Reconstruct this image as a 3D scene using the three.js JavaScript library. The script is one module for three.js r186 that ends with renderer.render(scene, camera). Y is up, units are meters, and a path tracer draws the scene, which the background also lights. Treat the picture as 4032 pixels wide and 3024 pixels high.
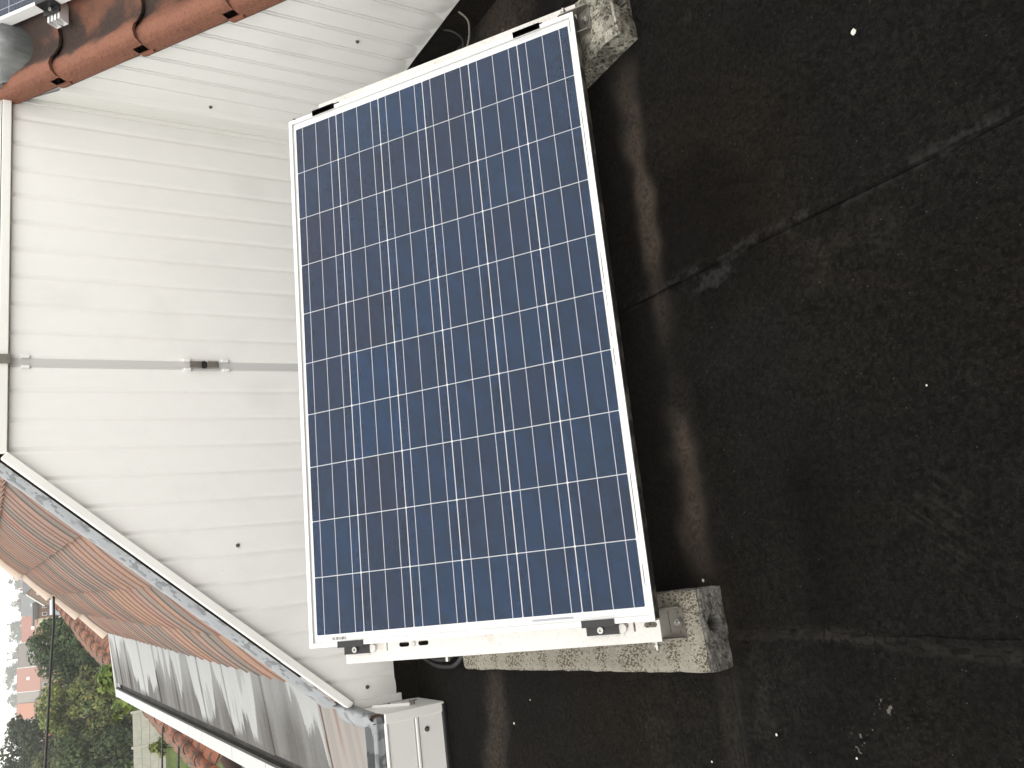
import * as THREE from 'three';
import { RoundedBoxGeometry } from 'three/addons/geometries/RoundedBoxGeometry.js';
import { mergeGeometries } from 'three/addons/utils/BufferGeometryUtils.js';
import { Brush, Evaluator, SUBTRACTION } from 'three-bvh-csg';

/* ---------- camera, sky, sun, exposure ---------- */
const scene = new THREE.Scene();
const camera = new THREE.PerspectiveCamera(49.47, 4 / 3, 0.05, 8000);
camera.position.set(0, 1.5, 0);
camera.up.set(0.9712, 0.0073, 0.238);           // the photograph is taken with the camera turned on its side
camera.lookAt(0.2055, 1.5 - 0.5309, -0.8221);
const renderer = new THREE.WebGLRenderer({ antialias: true });
renderer.toneMapping = THREE.LinearToneMapping;
renderer.toneMappingExposure = 1.4;
renderer.shadowMap.enabled = true;
{
  const w = 128, h = 64, d = new Float32Array(w * h * 4);
  for (let j = 0; j < h; j++) for (let i = 0; i < w; i++) {
    const el = ((j + 0.5) / h - 0.5) * Math.PI, s = Math.max(0, Math.sin(el));
    const cloud = 1 + 0.05 * Math.sin(i / w * Math.PI * 2 * 3 + 1) * Math.cos(el) * Math.sin(el * 5);
    const L = (1.5 - 0.12 * s) * cloud, o = (j * w + i) * 4;
    d[o] = L; d[o + 1] = L * 0.992; d[o + 2] = L * 0.962; d[o + 3] = 1;
  }
  const t = new THREE.DataTexture(d, w, h, THREE.RGBAFormat, THREE.FloatType);
  t.mapping = THREE.EquirectangularReflectionMapping; t.magFilter = t.minFilter = THREE.LinearFilter; t.needsUpdate = true;
  scene.background = t; scene.environment = t;
}
const sun = new THREE.DirectionalLight(new THREE.Color(1, 0.97, 0.92), 0.55);
sun.position.set(-3, 11, 8); sun.target.position.set(0.5, 0, -2.5);
sun.castShadow = true; sun.shadow.radius = 90; sun.shadow.mapSize.set(2048, 2048);
Object.assign(sun.shadow.camera, { left: -12, right: 12, top: 12, bottom: -12, near: 0.5, far: 60 });
scene.add(sun, sun.target);
scene.fog = new THREE.FogExp2(new THREE.Color(0.97, 0.97, 0.94), 0.0011);

/* ---------- helpers ---------- */
function rng(seed) { let a = seed >>> 0; return () => { a = (a + 0x6D2B79F5) >>> 0; let t = Math.imul(a ^ (a >>> 15), 1 | a); t = (t + Math.imul(t ^ (t >>> 7), 61 | t)) ^ t; return ((t ^ (t >>> 14)) >>> 0) / 4294967296; }; }
const R0 = rng(12345);
const clamp = (x, a = 0, b = 1) => Math.min(b, Math.max(a, x));
const mix = (a, b, t) => a + (b - a) * t;
const sst = (a, b, x) => { const t = clamp((x - a) / (b - a)); return t * t * (3 - 2 * t); };
function hsh(x, y, s) { let h = Math.imul(x, 374761393) + Math.imul(y, 668265263) + Math.imul(s, 982451653); h = Math.imul(h ^ (h >>> 13), 1274126177); return ((h ^ (h >>> 16)) >>> 0) / 4294967296; }
function vn(x, y, s = 0, p = 0) {
  const xi = Math.floor(x), yi = Math.floor(y); let fx = x - xi, fy = y - yi; fx = fx * fx * (3 - 2 * fx); fy = fy * fy * (3 - 2 * fy);
  const w = p ? (v) => ((v % p) + p) % p : (v) => v;
  const a = hsh(w(xi), w(yi), s), b = hsh(w(xi + 1), w(yi), s), c = hsh(w(xi), w(yi + 1), s), d = hsh(w(xi + 1), w(yi + 1), s);
  return a + (b - a) * fx + (c - a) * fy + (a - b - c + d) * fx * fy;
}
function fbm(x, y, s = 0, o = 4, p = 0) { let v = 0, a = 0.5, t = 0; for (let i = 0; i < o; i++) { v += a * vn(x, y, s + i * 17, p); t += a; a *= 0.5; x *= 2; y *= 2; p *= 2; } return v / t; }
const s2l = (c) => (c <= 0.04045 ? c / 12.92 : ((c + 0.055) / 1.055) ** 2.4), l2s = (c) => (c <= 0.0031308 ? c * 12.92 : 1.055 * c ** (1 / 2.4) - 0.055);
function tex(w, h, fn, rep = true) {               // fn(u, v) -> linear [r, g, b]
  const d = new Uint8Array(w * h * 4);
  for (let j = 0; j < h; j++) for (let i = 0; i < w; i++) { const c = fn((i + 0.5) / w, (j + 0.5) / h), o = (j * w + i) * 4; for (let k = 0; k < 3; k++) d[o + k] = clamp(l2s(Math.max(0, c[k]))) * 255 + 0.5; d[o + 3] = 255; }
  const t = new THREE.DataTexture(d, w, h); t.colorSpace = THREE.SRGBColorSpace; return setup(t, rep);
}
function gtex(w, h, fn, rep = true) {              // grey data map
  const d = new Uint8Array(w * h * 4);
  for (let j = 0; j < h; j++) for (let i = 0; i < w; i++) { const c = clamp(fn((i + 0.5) / w, (j + 0.5) / h)) * 255 + 0.5, o = (j * w + i) * 4; d[o] = d[o + 1] = d[o + 2] = c; d[o + 3] = 255; }
  return setup(new THREE.DataTexture(d, w, h), rep);
}
function setup(t, rep) { t.magFilter = THREE.LinearFilter; t.minFilter = THREE.LinearMipmapLinearFilter; t.generateMipmaps = true; t.wrapS = t.wrapT = rep ? THREE.RepeatWrapping : THREE.ClampToEdgeWrapping; t.needsUpdate = true; return t; }
function M(rgb, rough = 0.7, x = {}) { const m = new THREE.MeshPhysicalMaterial({ roughness: rough, metalness: 0, ...x }); m.color.setRGB(...rgb); m.side = THREE.DoubleSide; return m; }

const used = {};
function numbered(n) { used[n] = (used[n] || 0) + 1; return used[n] === 1 ? n : `${n}_${String(used[n] - 1).padStart(3, '0')}`; }
function thing(name, label, category, pos = [0, 0, 0], group) {
  const o = new THREE.Group(); o.name = numbered(name); o.position.set(...pos); o.userData = { label, category }; if (group) o.userData.group = group; scene.add(o); return o;
}
function part(parent, name, geo, mat, pos, rot) {
  const m = new THREE.Mesh(Array.isArray(geo) ? merge(geo) : geo, mat); m.name = name; m.castShadow = m.receiveShadow = true;
  if (pos) m.position.set(...pos); if (rot) m.rotation.set(...rot); parent.add(m); return m;
}
function solo(name, label, category, geo, mat, pos, group) {
  const m = new THREE.Mesh(Array.isArray(geo) ? merge(geo) : geo, mat); m.name = numbered(name); m.castShadow = m.receiveShadow = true; m.userData = { label, category }; if (group) m.userData.group = group;
  if (pos) m.position.set(...pos); scene.add(m); return m;
}
function ground(name, geo, mat) { const m = new THREE.Mesh(geo, mat); m.name = name; m.userData.kind = 'structure'; m.receiveShadow = m.castShadow = true; scene.add(m); return m; }
function merge(list) { return mergeGeometries(list.map((g) => { const n = g.index ? g.toNonIndexed() : g.clone(); for (const k of Object.keys(n.attributes)) if (!['position', 'normal', 'uv', 'color'].includes(k)) n.deleteAttribute(k); return n; })); }
function frame(o, origin, ex, ey, ez) { const m = new THREE.Matrix4().makeBasis(new THREE.Vector3(...ex), new THREE.Vector3(...ey), new THREE.Vector3(...ez)); o.quaternion.setFromRotationMatrix(m); o.position.set(...origin); }
function at(g, x = 0, y = 0, z = 0, rx = 0, ry = 0, rz = 0) { if (rx || ry || rz) g.applyMatrix4(new THREE.Matrix4().makeRotationFromEuler(new THREE.Euler(rx, ry, rz))); g.translate(x, y, z); return g; }
function grid(nu, nv, f, uvf) {                      // f(u, v) -> [x, y, z]
  const p = [], uv = [], ix = [];
  for (let j = 0; j <= nv; j++) for (let i = 0; i <= nu; i++) { const q = f(i / nu, j / nv); p.push(...q); uv.push(...(uvf ? uvf(i / nu, j / nv, q) : [i / nu, j / nv])); }
  for (let j = 0; j < nv; j++) for (let i = 0; i < nu; i++) { const a = j * (nu + 1) + i, b = a + 1, c = a + nu + 1, d = c + 1; ix.push(a, b, d, a, d, c); }
  const g = new THREE.BufferGeometry(); g.setAttribute('position', new THREE.Float32BufferAttribute(p, 3)); g.setAttribute('uv', new THREE.Float32BufferAttribute(uv, 2)); g.setIndex(ix); g.computeVertexNormals(); return g;
}
function quads(list) { return merge(list.map((q) => grid(1, 1, (u, v) => { const a = q[0], b = q[1], c = q[2], d = q[3]; return [0, 1, 2].map((k) => mix(mix(a[k], b[k], u), mix(d[k], c[k], u), v)); }))); }
function triUV(g, s = 1) {                           // uv in metres by the dominant axis of each face
  g = g.index ? g.toNonIndexed() : g; const p = g.attributes.position, uv = new Float32Array(p.count * 2), a = new THREE.Vector3(), b = new THREE.Vector3(), c = new THREE.Vector3();
  for (let i = 0; i < p.count; i += 3) {
    a.fromBufferAttribute(p, i); b.fromBufferAttribute(p, i + 1).sub(a); c.fromBufferAttribute(p, i + 2).sub(a); b.cross(c);
    const x = Math.abs(b.x), y = Math.abs(b.y), z = Math.abs(b.z);
    for (let k = 0; k < 3; k++) { const q = [p.getX(i + k), p.getY(i + k), p.getZ(i + k)]; const [u, v] = y >= x && y >= z ? [q[0], q[2]] : x >= z ? [q[2], q[1]] : [q[0], q[1]]; uv[(i + k) * 2] = u * s; uv[(i + k) * 2 + 1] = v * s; }
  }
  g.setAttribute('uv', new THREE.BufferAttribute(uv, 2)); return g;
}
function box(w, h, d, x = 0, y = 0, z = 0, b = 0.002, rx = 0, ry = 0, rz = 0) { return at(triUV(b ? new RoundedBoxGeometry(w, h, d, 1, Math.min(b, w / 2.1, h / 2.1, d / 2.1)) : new THREE.BoxGeometry(w, h, d)), x, y, z, rx, ry, rz); }
function tube(pts, r, seg = 40, rad = 8, closed = false) { return new THREE.TubeGeometry(new THREE.CatmullRomCurve3(pts.map((p) => new THREE.Vector3(...p)), closed), seg, r, rad, closed); }
function bar(a, b, r0, r1 = r0, n = 8) { const A = new THREE.Vector3(...a), B = new THREE.Vector3(...b), D = B.clone().sub(A), g = new THREE.CylinderGeometry(r1, r0, D.length(), n); g.applyQuaternion(new THREE.Quaternion().setFromUnitVectors(new THREE.Vector3(0, 1, 0), D.normalize())); g.translate(...A.add(B).multiplyScalar(0.5).toArray()); return g; }
function cyl(r, h, n = 16) { return new THREE.CylinderGeometry(r, r, h, n); }
function extr(shape, depth, bevel = 0) { return new THREE.ExtrudeGeometry(shape, { depth, bevelEnabled: bevel > 0, bevelSize: bevel, bevelThickness: bevel, bevelSegments: 1, curveSegments: 10 }); }
function poly(pts) { const s = new THREE.Shape(); pts.forEach(([x, y], i) => (i ? s.lineTo(x, y) : s.moveTo(x, y))); s.closePath(); return s; }
function hexBolt(r = 0.0055, h = 0.006) {            // socket-head bolt standing on +z
  const ring = new THREE.Shape(); ring.absarc(0, 0, r, 0, Math.PI * 2); const hole = new THREE.Path(); for (let k = 0; k <= 6; k++) { const t = k / 6 * Math.PI * 2; k ? hole.lineTo(r * 0.52 * Math.cos(t), r * 0.52 * Math.sin(t)) : hole.moveTo(r * 0.52, 0); } ring.holes.push(hole);
  return merge([extr(ring, h * 0.8, 0.0006), at(cyl(r * 0.7, h * 0.3, 12), 0, 0, h * 0.1, Math.PI / 2)]);
}

/* ---------- shared textures and materials ---------- */
const grimeTex = tex(512, 512, (u, v) => { const a = fbm(u * 5, v * 5, 3, 4, 5), b = fbm(u * 40, v * 24, 9, 3, 40), k = 1 - 0.05 * sst(0.5, 0.8, a) - 0.03 * b; const sp = vn(u * 160, v * 160, 5, 160) > 0.965 ? 0.86 : 1; return [0.85 * k * sp, 0.843 * k * sp, 0.822 * k * (sp - 0.01)]; });
const whiteSheet = M([0.98, 0.98, 0.98], 0.42, { map: grimeTex, specularIntensity: 0.7 });
const whiteTrim = M([0.97, 0.97, 0.96], 0.4, { map: grimeTex, specularIntensity: 0.7 });
const aluTex = tex(512, 512, (u, v) => { const a = fbm(u * 60, v * 60, 21, 3, 60), b = fbm(u * 7, v * 7, 25, 4, 7), pit = vn(u * 90, v * 90, 31, 90), k = 0.9 + 0.16 * (a - 0.5); const p = pit > 0.9 && b > 0.5 ? 0.72 : 1; const w = sst(0.55, 0.75, b) * 0.08; return [0.72 * k * p - w * 0.6, 0.7 * k * p - w * 0.8, 0.665 * k * p - w]; });
const aluWeathered = M([1, 1, 1], 0.5, { map: aluTex, metalness: 0.15 });
const aluFrame = M([0.83, 0.83, 0.82], 0.38, { metalness: 0.1 });
const darkGap = M([0.012, 0.011, 0.01], 0.9);
const steel = M([0.5, 0.49, 0.46], 0.34, { metalness: 0.9 });
const steelDull = M([1, 1, 1], 0.5, { metalness: 0.6, map: tex(256, 256, (u, v) => { const a = fbm(u * 8, v * 8, 41, 4, 8), b = fbm(u * 60, v * 60, 44, 2, 60); const k = 0.05 + 0.2 * a + 0.05 * b; return [k, k * 0.93, k * 0.8]; }) });
const blackAno = M([0.011, 0.011, 0.012], 0.4);
const rubber = M([0.012, 0.012, 0.013], 0.5);
const zincTex = tex(512, 512, (u, v) => { const a = fbm(u * 6, v * 6, 51, 4, 6), b = fbm(u * 50, v * 50, 53, 3, 50); const st = sst(0.56, 0.6, fbm(u * 22, v * 22, 57, 3, 22)); const k = 0.25 + 0.1 * (a - 0.5) + 0.05 * (b - 0.5); const q = mix(1, 0.5, st * sst(0.42, 0.6, a)); return [k * q * 0.94, k * q * 0.99, k * q * 1.03]; });
const zinc = M([1, 1, 1], 0.45, { map: zincTex, metalness: 0.35 });
const leadTex = tex(256, 256, (u, v) => { const a = fbm(u * 5, v * 5, 61, 5, 5), b = fbm(u * 40, v * 40, 66, 2, 40); const k = 0.10 + 0.16 * sst(0.35, 0.75, a) + 0.05 * b; return [k * 0.95, k, k * 1.0]; });
const lead = M([1, 1, 1], 0.55, { map: leadTex, metalness: 0.2 });

/* ---------- the flat black roof ---------- */
const RX0 = -1.1, RZ0 = -3.6, RS = 3.5;             // metres covered once by the roof texture
const dist = (x, z, pts) => { let m = 9; for (let i = 1; i < pts.length; i++) { const [ax, az] = pts[i - 1], [bx, bz] = pts[i], dx = bx - ax, dz = bz - az, t = clamp(((x - ax) * dx + (z - az) * dz) / (dx * dx + dz * dz)); m = Math.min(m, Math.hypot(x - ax - dx * t, z - az - dz * t)); } return m; };
const N2 = 2048, roofH = new Float32Array(N2 * N2);
function field(n, f) { const a = new Float32Array((n + 1) * (n + 1)); for (let j = 0; j <= n; j++) for (let i = 0; i <= n; i++) a[j * (n + 1) + i] = f(RX0 + i / n * RS, RZ0 + j / n * RS); return (u, v) => { const x = Math.min(n - 1e-4, u * n), y = Math.min(n - 1e-4, v * n), i = Math.floor(x), j = Math.floor(y), p = x - i, q = y - j, k = j * (n + 1) + i; return mix(mix(a[k], a[k + 1], p), mix(a[k + n + 1], a[k + n + 2], p), q); }; }
const fBig = field(128, (x, z) => fbm(x * 1.7, z * 1.7, 101, 4)), fMid = field(512, (x, z) => fbm(x * 9, z * 9, 105, 5)), fWarm = field(128, (x, z) => fbm(x * 2.4, z * 2.4, 121, 3)), fPatch = field(128, (x, z) => sst(0.36, 0.6, fbm(x * 2.6 + 5, z * 5, 137, 4)) * sst(-0.25, 0.1, x) * (1 - sst(1.22, 1.36, x))), fWet = field(256, (x, z) => sst(0.5, 0.7, fbm(x * 2.6 + 9, z * 3.4, 141, 4)) * sst(0.34, 0.06, Math.abs(z + 1.38)));
const fScuff = field(512, (x, z) => sst(0.56, 0.74, fbm(x * 14, z * 14, 145, 4)) * sst(0.4, 0.6, fbm(x * 1.9, z * 1.9, 147, 3)));
const fS2 = field(512, (x, z) => sst(1.3, 0.3, dist(x, z, [[-0.42, -2.66], [-0.6, -2.7], [-0.9, -2.74], [-1.1, -2.74]]) / 0.085 + 1.2 * (fbm(x * 9, z * 9, 105, 4) - 0.5)) * 0.62 + sst(1.2, 0.4, dist(x, z, [[1.78, -2.1], [1.75, -2.5], [1.6, -2.9]]) / 0.2 + 1.4 * (fbm(x * 9, z * 9, 105, 4) - 0.5)) * 0.75);
const roofTex = tex(N2, N2, (u, v) => {
  const x = RX0 + u * RS, z = RZ0 + v * RS, i = Math.floor(u * N2), j = Math.floor(v * N2);
  const big = fBig(u, v), mid = fMid(u, v), fine = vn(x * 150, z * 150, 109), grit = hsh(i, j, 7), cr = fbm(x * 45, z * 45, 112, 3);
  const ck = Math.abs(vn(x * 62, z * 40, 113) - 0.5) * 2, ck2 = Math.abs(vn(x * 130, z * 85, 114) - 0.5) * 2, crack = Math.max(sst(0.1, 0.02, ck), 0.7 * sst(0.12, 0.02, ck2));
  let L = 0.0058 * (0.8 + 0.4 * mid) * (0.5 + 1.0 * fine) * (0.72 + 0.56 * big) * (1 - 0.35 * crack);
  let warm = 1.07 + 0.4 * Math.max(-0.1, fWarm(u, v) - 0.42), h = 0.5 + 0.26 * (fine - 0.5) + 0.4 * (cr - 0.5) + 0.2 * (mid - 0.5) - 0.2 * crack;
  if (grit > 0.9) { L *= 2.3; h += 0.1; } else if (grit < 0.1) { L *= 0.45; h -= 0.12; }
  L = mix(L, 0.014 * (0.3 + 1.2 * fine), 0.6 * fScuff(u, v)); { const e = Math.hypot((x + 0.02) / 0.1, (z + 0.93) / 0.07); if (e < 1.5) L = mix(L, 0.016 * (0.4 + fine), 0.5 * sst(1.4, 0.4, e + 1.2 * (cr - 0.5)) * sst(0.5, 0.75, vn(x * 120 + z * 100, z * 22, 149))); }
  // dried silt left in the drip line in front of the panel
  const zz = -1.555 + 0.03 * (vn(x * 3.1, 1, 131) - 0.5), wd = 0.03 + 0.035 * vn(x * 2.3, 4, 133), bd = Math.abs(z - zz) / wd;
  const silt = sst(1.3, 0.25, bd + 1.5 * (mid - 0.5) + 0.5 * (fine - 0.5)) * (0.16 + 0.84 * fPatch(u, v));
  const S = clamp(silt * 1.1 + fS2(u, v)); L = mix(L, 0.038 * (0.4 + 0.8 * fine + 0.4 * cr), S * 0.85); warm = mix(warm, 1.2, S);
  L *= 1 - 0.5 * fWet(u, v) * (1 - S);
  // torn, lighter lap of the sheet edge
  const lx = 0.645 + 0.012 * (fbm(z * 7, 2, 151, 2) - 0.5), lap = x - lx; if (z > -1.75 && lap > -0.02 && lap < 0.03) { const k = sst(0.42, 0.6, fbm(x * 60, z * 26, 153, 3)) * sst(0.03, 0.0, lap) * sst(-0.02, -0.008, lap); L = mix(L, 0.015 * (0.4 + 1.2 * fine), k * 0.8); warm = mix(warm, 1.0, k); if (lap < 0 && lap > -0.008) L *= 0.5; }
  const pk = Math.hypot((x - 0.612) / 0.02, (z + 1.36) / 0.075); if (pk < 1.7) { L = mix(L, 0.014 * (0.5 + fine), sst(1.3, 0.6, pk + 2.4 * (cr - 0.5)) * 0.8); warm = 0.98; }
  // mastic smeared along the second lap
  const bx = -0.232 - 0.04 * sst(-1.3, -0.7, z) + 0.01 * (vn(z * 12, 3, 161) - 0.5), bw = Math.abs(x - bx); if (z > -1.5 && bw < 0.06) { const k = sst(0.019, 0.009, bw + 0.03 * (cr - 0.5)) * (0.45 + 0.55 * vn(z * 5, 2, 162)); L = mix(L, 0.016 * (0.2 + 1.4 * cr) * (1 - 0.6 * crack), k * 0.85); h += 0.3 * k * (0.3 + cr) - 0.5 * k * crack; }
  // the cross lap
  if (x < -0.3) { const zc = z + 1.523 + 0.006 * (vn(x * 9, 7, 165) - 0.5); if (Math.abs(zc) < 0.012) { const k = sst(0.011, 0.003, Math.abs(zc - 0.004) + 0.01 * (cr - 0.5)); L = mix(L, 0.014 * (0.4 + cr), k * 0.7); if (Math.abs(zc + 0.003) < 0.0025) L *= 0.4; } }
  // crinkles in the membrane
  const rip = sst(0.16, 0.03, Math.abs(z + 1.43)) * sst(0.95, 1.15, x) + sst(0.2, 0.04, Math.hypot(x - 0.25, z + 1.47)); if (rip > 0) h += 0.7 * rip * (vn(x * 75 + 3 * mid, z * 16, 171) - 0.5);
  // bird lime and paint flecks
  const fl = hsh(i, j, 77); if (fl > 0.99985) L = 0.16;
  const dr = dist(x, z, [[-0.43, -1.19], [-0.36, -1.13]]); if (dr < 0.035 && vn(x * 190, z * 190, 78) * (0.6 + 0.8 * vn(x * 30, z * 30, 79)) > 0.8 + dr * 6) L = 0.09;
  const df = dist(x, z, [[1.78, -2.12], [1.72, -2.2]]); if (df < 0.03 && cr > 0.55) L = mix(L, 0.09, 0.7);
  roofH[j * N2 + i] = h;
  return [L * warm * 1.06, L, L / warm * 0.93];
});
const roofBump = gtex(N2, N2, (u, v) => roofH[Math.floor(v * N2) * N2 + Math.floor(u * N2)]);
const membrane = M([1, 1, 1], 0.86, { map: roofTex, bumpMap: roofBump, bumpScale: 0.0035, specularIntensity: 0.11 });
const roofUV = (u, v, q) => [(q[0] - RX0) / RS, (q[2] - RZ0) / RS];
const roof = new THREE.Group(); roof.name = 'flat_roof'; roof.userData.kind = 'structure'; scene.add(roof);
const sheetG = (x0, x1, z0, z1, y, nx, nz) => grid(nx, nz, (u, v) => { const x = typeof x0 === 'function' ? mix(x0(mix(z0, z1, v)), x1, u) : mix(x0, typeof x1 === 'function' ? x1(mix(z0, z1, v)) : x1, u), z = mix(z0, z1, v); return [x, y + 0.004 * (fbm(x * 2.2, z * 2.2, 181, 2) - 0.5), z]; }, roofUV);
const torn = (c, s) => (z) => c + 0.012 * (fbm(z * 11, s, 191, 4) - 0.5);
part(roof, 'membrane_sheet', sheetG(-0.26, 0.68, -3.32, 2.2, 0, 40, 200), membrane);
const lapEdge = torn(0.64, 1), lapEdge2 = torn(-0.236, 2);
part(roof, 'membrane_sheet', [sheetG(lapEdge, 1.94, -3.32, 2.2, 0.0035, 60, 300), grid(1, 300, (u, v) => { const z = mix(-3.32, 2.2, v), x = lapEdge(z); return [x - 0.002 * u, mix(0.0035, -0.002, u) + 0.004 * (fbm(x * 2.2, z * 2.2, 181, 2) - 0.5), z]; }, roofUV)], membrane);
part(roof, 'membrane_sheet', [sheetG(-4, lapEdge2, -1.523, 2.2, 0.0035, 80, 200), grid(1, 200, (u, v) => { const z = mix(-1.523, 2.2, v), x = lapEdge2(z); return [x + 0.002 * u, mix(0.0035, -0.002, u) + 0.004 * (fbm(x * 2.2, z * 2.2, 181, 2) - 0.5), z]; }, roofUV), grid(200, 1, (u, v) => { const x = mix(-4, -0.24, u), z = -1.523 - 0.003 * v; return [x, mix(0.0035, -0.002, v) + 0.004 * (fbm(x * 2.2, z * 2.2, 181, 2) - 0.5), z]; }, roofUV)], membrane);
part(roof, 'membrane_sheet', sheetG(-4, -0.25, -3.33, -1.5, 0.0005, 60, 30), membrane);
const upst = (a, b, h, s) => grid(60, 3, (u, v) => { const w = [0, 0.35, 0.7, 1][Math.round(v * 3)], x = mix(a[0], b[0], u), z = mix(a[1], b[1], u), n = 0.006 * (vn(u * 30, v * 2, s) - 0.5), k = 0.03 * (1 - w) ** 2; return [x + s * 0 + (a[0] === b[0] ? -k + n : n), 0.004 + w * h, z + (a[1] === b[1] ? k + n : n)]; }, (u, v, q) => [(q[0] + q[2]) / RS, q[1] / RS]);
part(roof, 'upstand', [upst([1.944, -3.32], [1.944, 1.2], 0.1, 3), upst([-0.5, -3.324], [1.94, -3.324], 0.09, 4)], membrane);
part(roof, 'seam_bead', grid(4, 160, (u, v) => { const z = mix(-1.49, -0.2, v), c = -0.236 - 0.04 * sst(-1.3, -0.7, z) + 0.008 * (fbm(z * 9, 5, 201, 3) - 0.5), w = 0.01 + 0.01 * vn(z * 16, 6, 203), a = (u - 0.5) * 2; return [c + a * w, 0.003 + (1 - a * a) * (0.0012 + 0.0045 * fbm(z * 28, u * 3, 205, 3)), z]; }, roofUV), membrane);

/* ---------- white profiled cladding ---------- */
function plank(map, a0, a1, yb, yt, o = {}) {        // map(along, y, out) -> world; raised pan with sloping edges
  const { bev = 0.0122, dep = 0.0052, bow = 0.0007, seed = 1, pucker = 0, curl = 0 } = o, na = pucker ? 14 : 5, ny = pucker ? 34 : 14;
  const ys = (v) => (pucker ? v ** 1.9 : v);
  const f = (a, v, base) => { const t = (a - a0) / (a1 - a0), b = yb(a), T = Math.max(yt(a), b + 0.002), y = mix(b, T, ys(v)), hgt = y - b; const low = sst(0.13, 0.0, hgt);
    let d = base + bow * Math.sin(Math.PI * clamp(t)) * (1 - 0.3 * low) + 0.0008 * (fbm(a * 9, y * 4, seed, 2) - 0.5) - curl * low * low;
    if (pucker) d += pucker * low * (fbm(a * 34, y * 5, seed + 3, 2) - 0.5) * 2 + 0.003 * Math.sin(Math.PI * clamp(t)) * sst(0.3, 0.02, hgt) ;
    return map(a, y, d); };
  const uvf = (u, v, q) => [(q[0] + q[2]) * 1.1, q[1] * 1.1];
  return merge([grid(na, ny, (u, v) => f(mix(a0, a1, u), v, 0), uvf), grid(1, ny, (u, v) => f(mix(a0 - bev, a0, u), v, -dep * (1 - u)), uvf), grid(1, ny, (u, v) => f(mix(a1, a1 + bev, u), v, -dep * u), uvf)]);
}
const ZB = -3.32, XR = 1.94;
const backMap = (a, y, d) => [a, y, ZB + d];
const wallTop = (a) => (a > 0.571 ? 1.447 + (a - 0.571) * -0.008 : 1.447 + (a - 0.571) * 1.1225);
const gableWall = thing('clad_gable_wall', 'broad white ribbed cladding wall behind the solar panel, its top sloping down to the left', 'wall');
const backSheet = poly([[-0.5, 0.06], [1.945, 0.06], [1.945, 1.44], [0.571, 1.45], [-0.5, 0.25]]);
part(gableWall, 'backing_sheet', at(extr(backSheet, 0.05), 0, 0, ZB - 0.0554), whiteSheet);
{
  const dip = (k) => 1.747 - 0.1065 * k;
  for (let k = -2; k < 21; k++) {
    const a1 = k === -2 ? 1.936 : dip(k) - (k === 8 ? 0.0235 : 0.0135), a0 = dip(k + 1) + (k === 7 ? 0.0235 : 0.0135); if (k === -2 && a1 - a0 < 0.03) continue;
    const yb = (a) => 0.076 + 0.006 * (fbm(a * 26, 1, 301, 3) - 0.5) - 0.004 * Math.abs(Math.sin((a - a0) / (a1 - a0) * Math.PI)) , yt = (a) => wallTop(a) - 0.003;
    part(gableWall, 'cladding_plank', plank(backMap, Math.max(a0, -0.485), a1, yb, yt, { seed: 310 + k, curl: 0.006 }), whiteSheet);
  }
  // vertical cover strip over the sheet joint with its clips
  part(gableWall, 'cover_strip', [box(0.027, 1.36, 0.003, 0.8955, 0.765, ZB - 0.003, 0.001), box(0.006, 1.36, 0.005, 0.8805, 0.765, ZB - 0.002, 0.001)], M([0.56, 0.555, 0.54], 0.5));
  for (const [x, y] of [[0.877, 1.393], [0.914, 1.393], [0.876, 0.846], [0.913, 0.848], [0.876, 0.7], [0.913, 0.703]]) part(gableWall, 'clip', box(0.011, 0.028, 0.012, x, y, ZB + 0.004, 0.003), whiteTrim);
  part(gableWall, 'grey_clip', box(0.026, 0.046, 0.006, 0.894, 0.817, ZB + 0.016, 0.002), steelDull); part(gableWall, 'grey_clip', box(0.026, 0.042, 0.006, 0.895, 0.752, ZB + 0.016, 0.002), steelDull);
  part(gableWall, 'dark_hole', at(cyl(0.015, 0.006, 14), 0.894, 0.785, ZB + 0.0125, Math.PI / 2), darkGap);
  part(gableWall, 'grey_clip', box(0.034, 0.046, 0.008, 0.899, 1.46, ZB + 0.026, 0.002), steelDull);
  for (const [x, y] of [[0.182, 0.69], [-0.421, 0.216], [1.014, 0.222]]) part(gableWall, 'screw', [at(cyl(0.0075, 0.003, 14), x, y, ZB + 0.003, Math.PI / 2), at(cyl(0.0045, 0.007, 6), x, y, ZB + 0.005, Math.PI / 2)], steelDull);
  // cap along the level top and down the slope, standing proud so that the ribs show dark ends under it
  const cw = 0.03, sl = Math.atan(1.1225);
  part(gableWall, 'cap_trim', [box(1.4, cw, 0.034, 1.268, 1.447 + cw / 2 - 0.005, ZB + 0.005, 0.003, 0, 0, -0.008), box(1.4, 0.004, 0.05, 1.268, 1.477, ZB - 0.012, 0, 0, 0, -0.008)], whiteTrim);
  const L = Math.hypot(1.037, 1.164); const cx = 0.0525, cy = 0.865, o = [-Math.sin(sl) * cw / 2, Math.cos(sl) * cw / 2];
  part(gableWall, 'cap_trim', [box(L, cw, 0.036, cx + o[0], cy + o[1], ZB + 0.006, 0.003, 0, 0, sl)], whiteTrim);
  // folded trim down the left end and in the inner corner
  part(gableWall, 'end_trim', [box(0.03, 0.2, 0.016, -0.481, 0.175, ZB + 0.003, 0.003), ], whiteTrim);
  part(gableWall, 'corner_trim', [box(0.02, 1.345, 0.006, 1.927, 0.755, ZB + 0.004, 0.002)], whiteTrim);
}
const sideMap = (a, y, d) => [XR - d, y, a];
const sideTop = (z) => 1.40 - 0.794 * (z + 3.331);
const sideWall = thing('clad_side_wall', 'white grooved cladding wall on the right under the overhanging clay tiles, puckered at its foot', 'wall');
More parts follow.
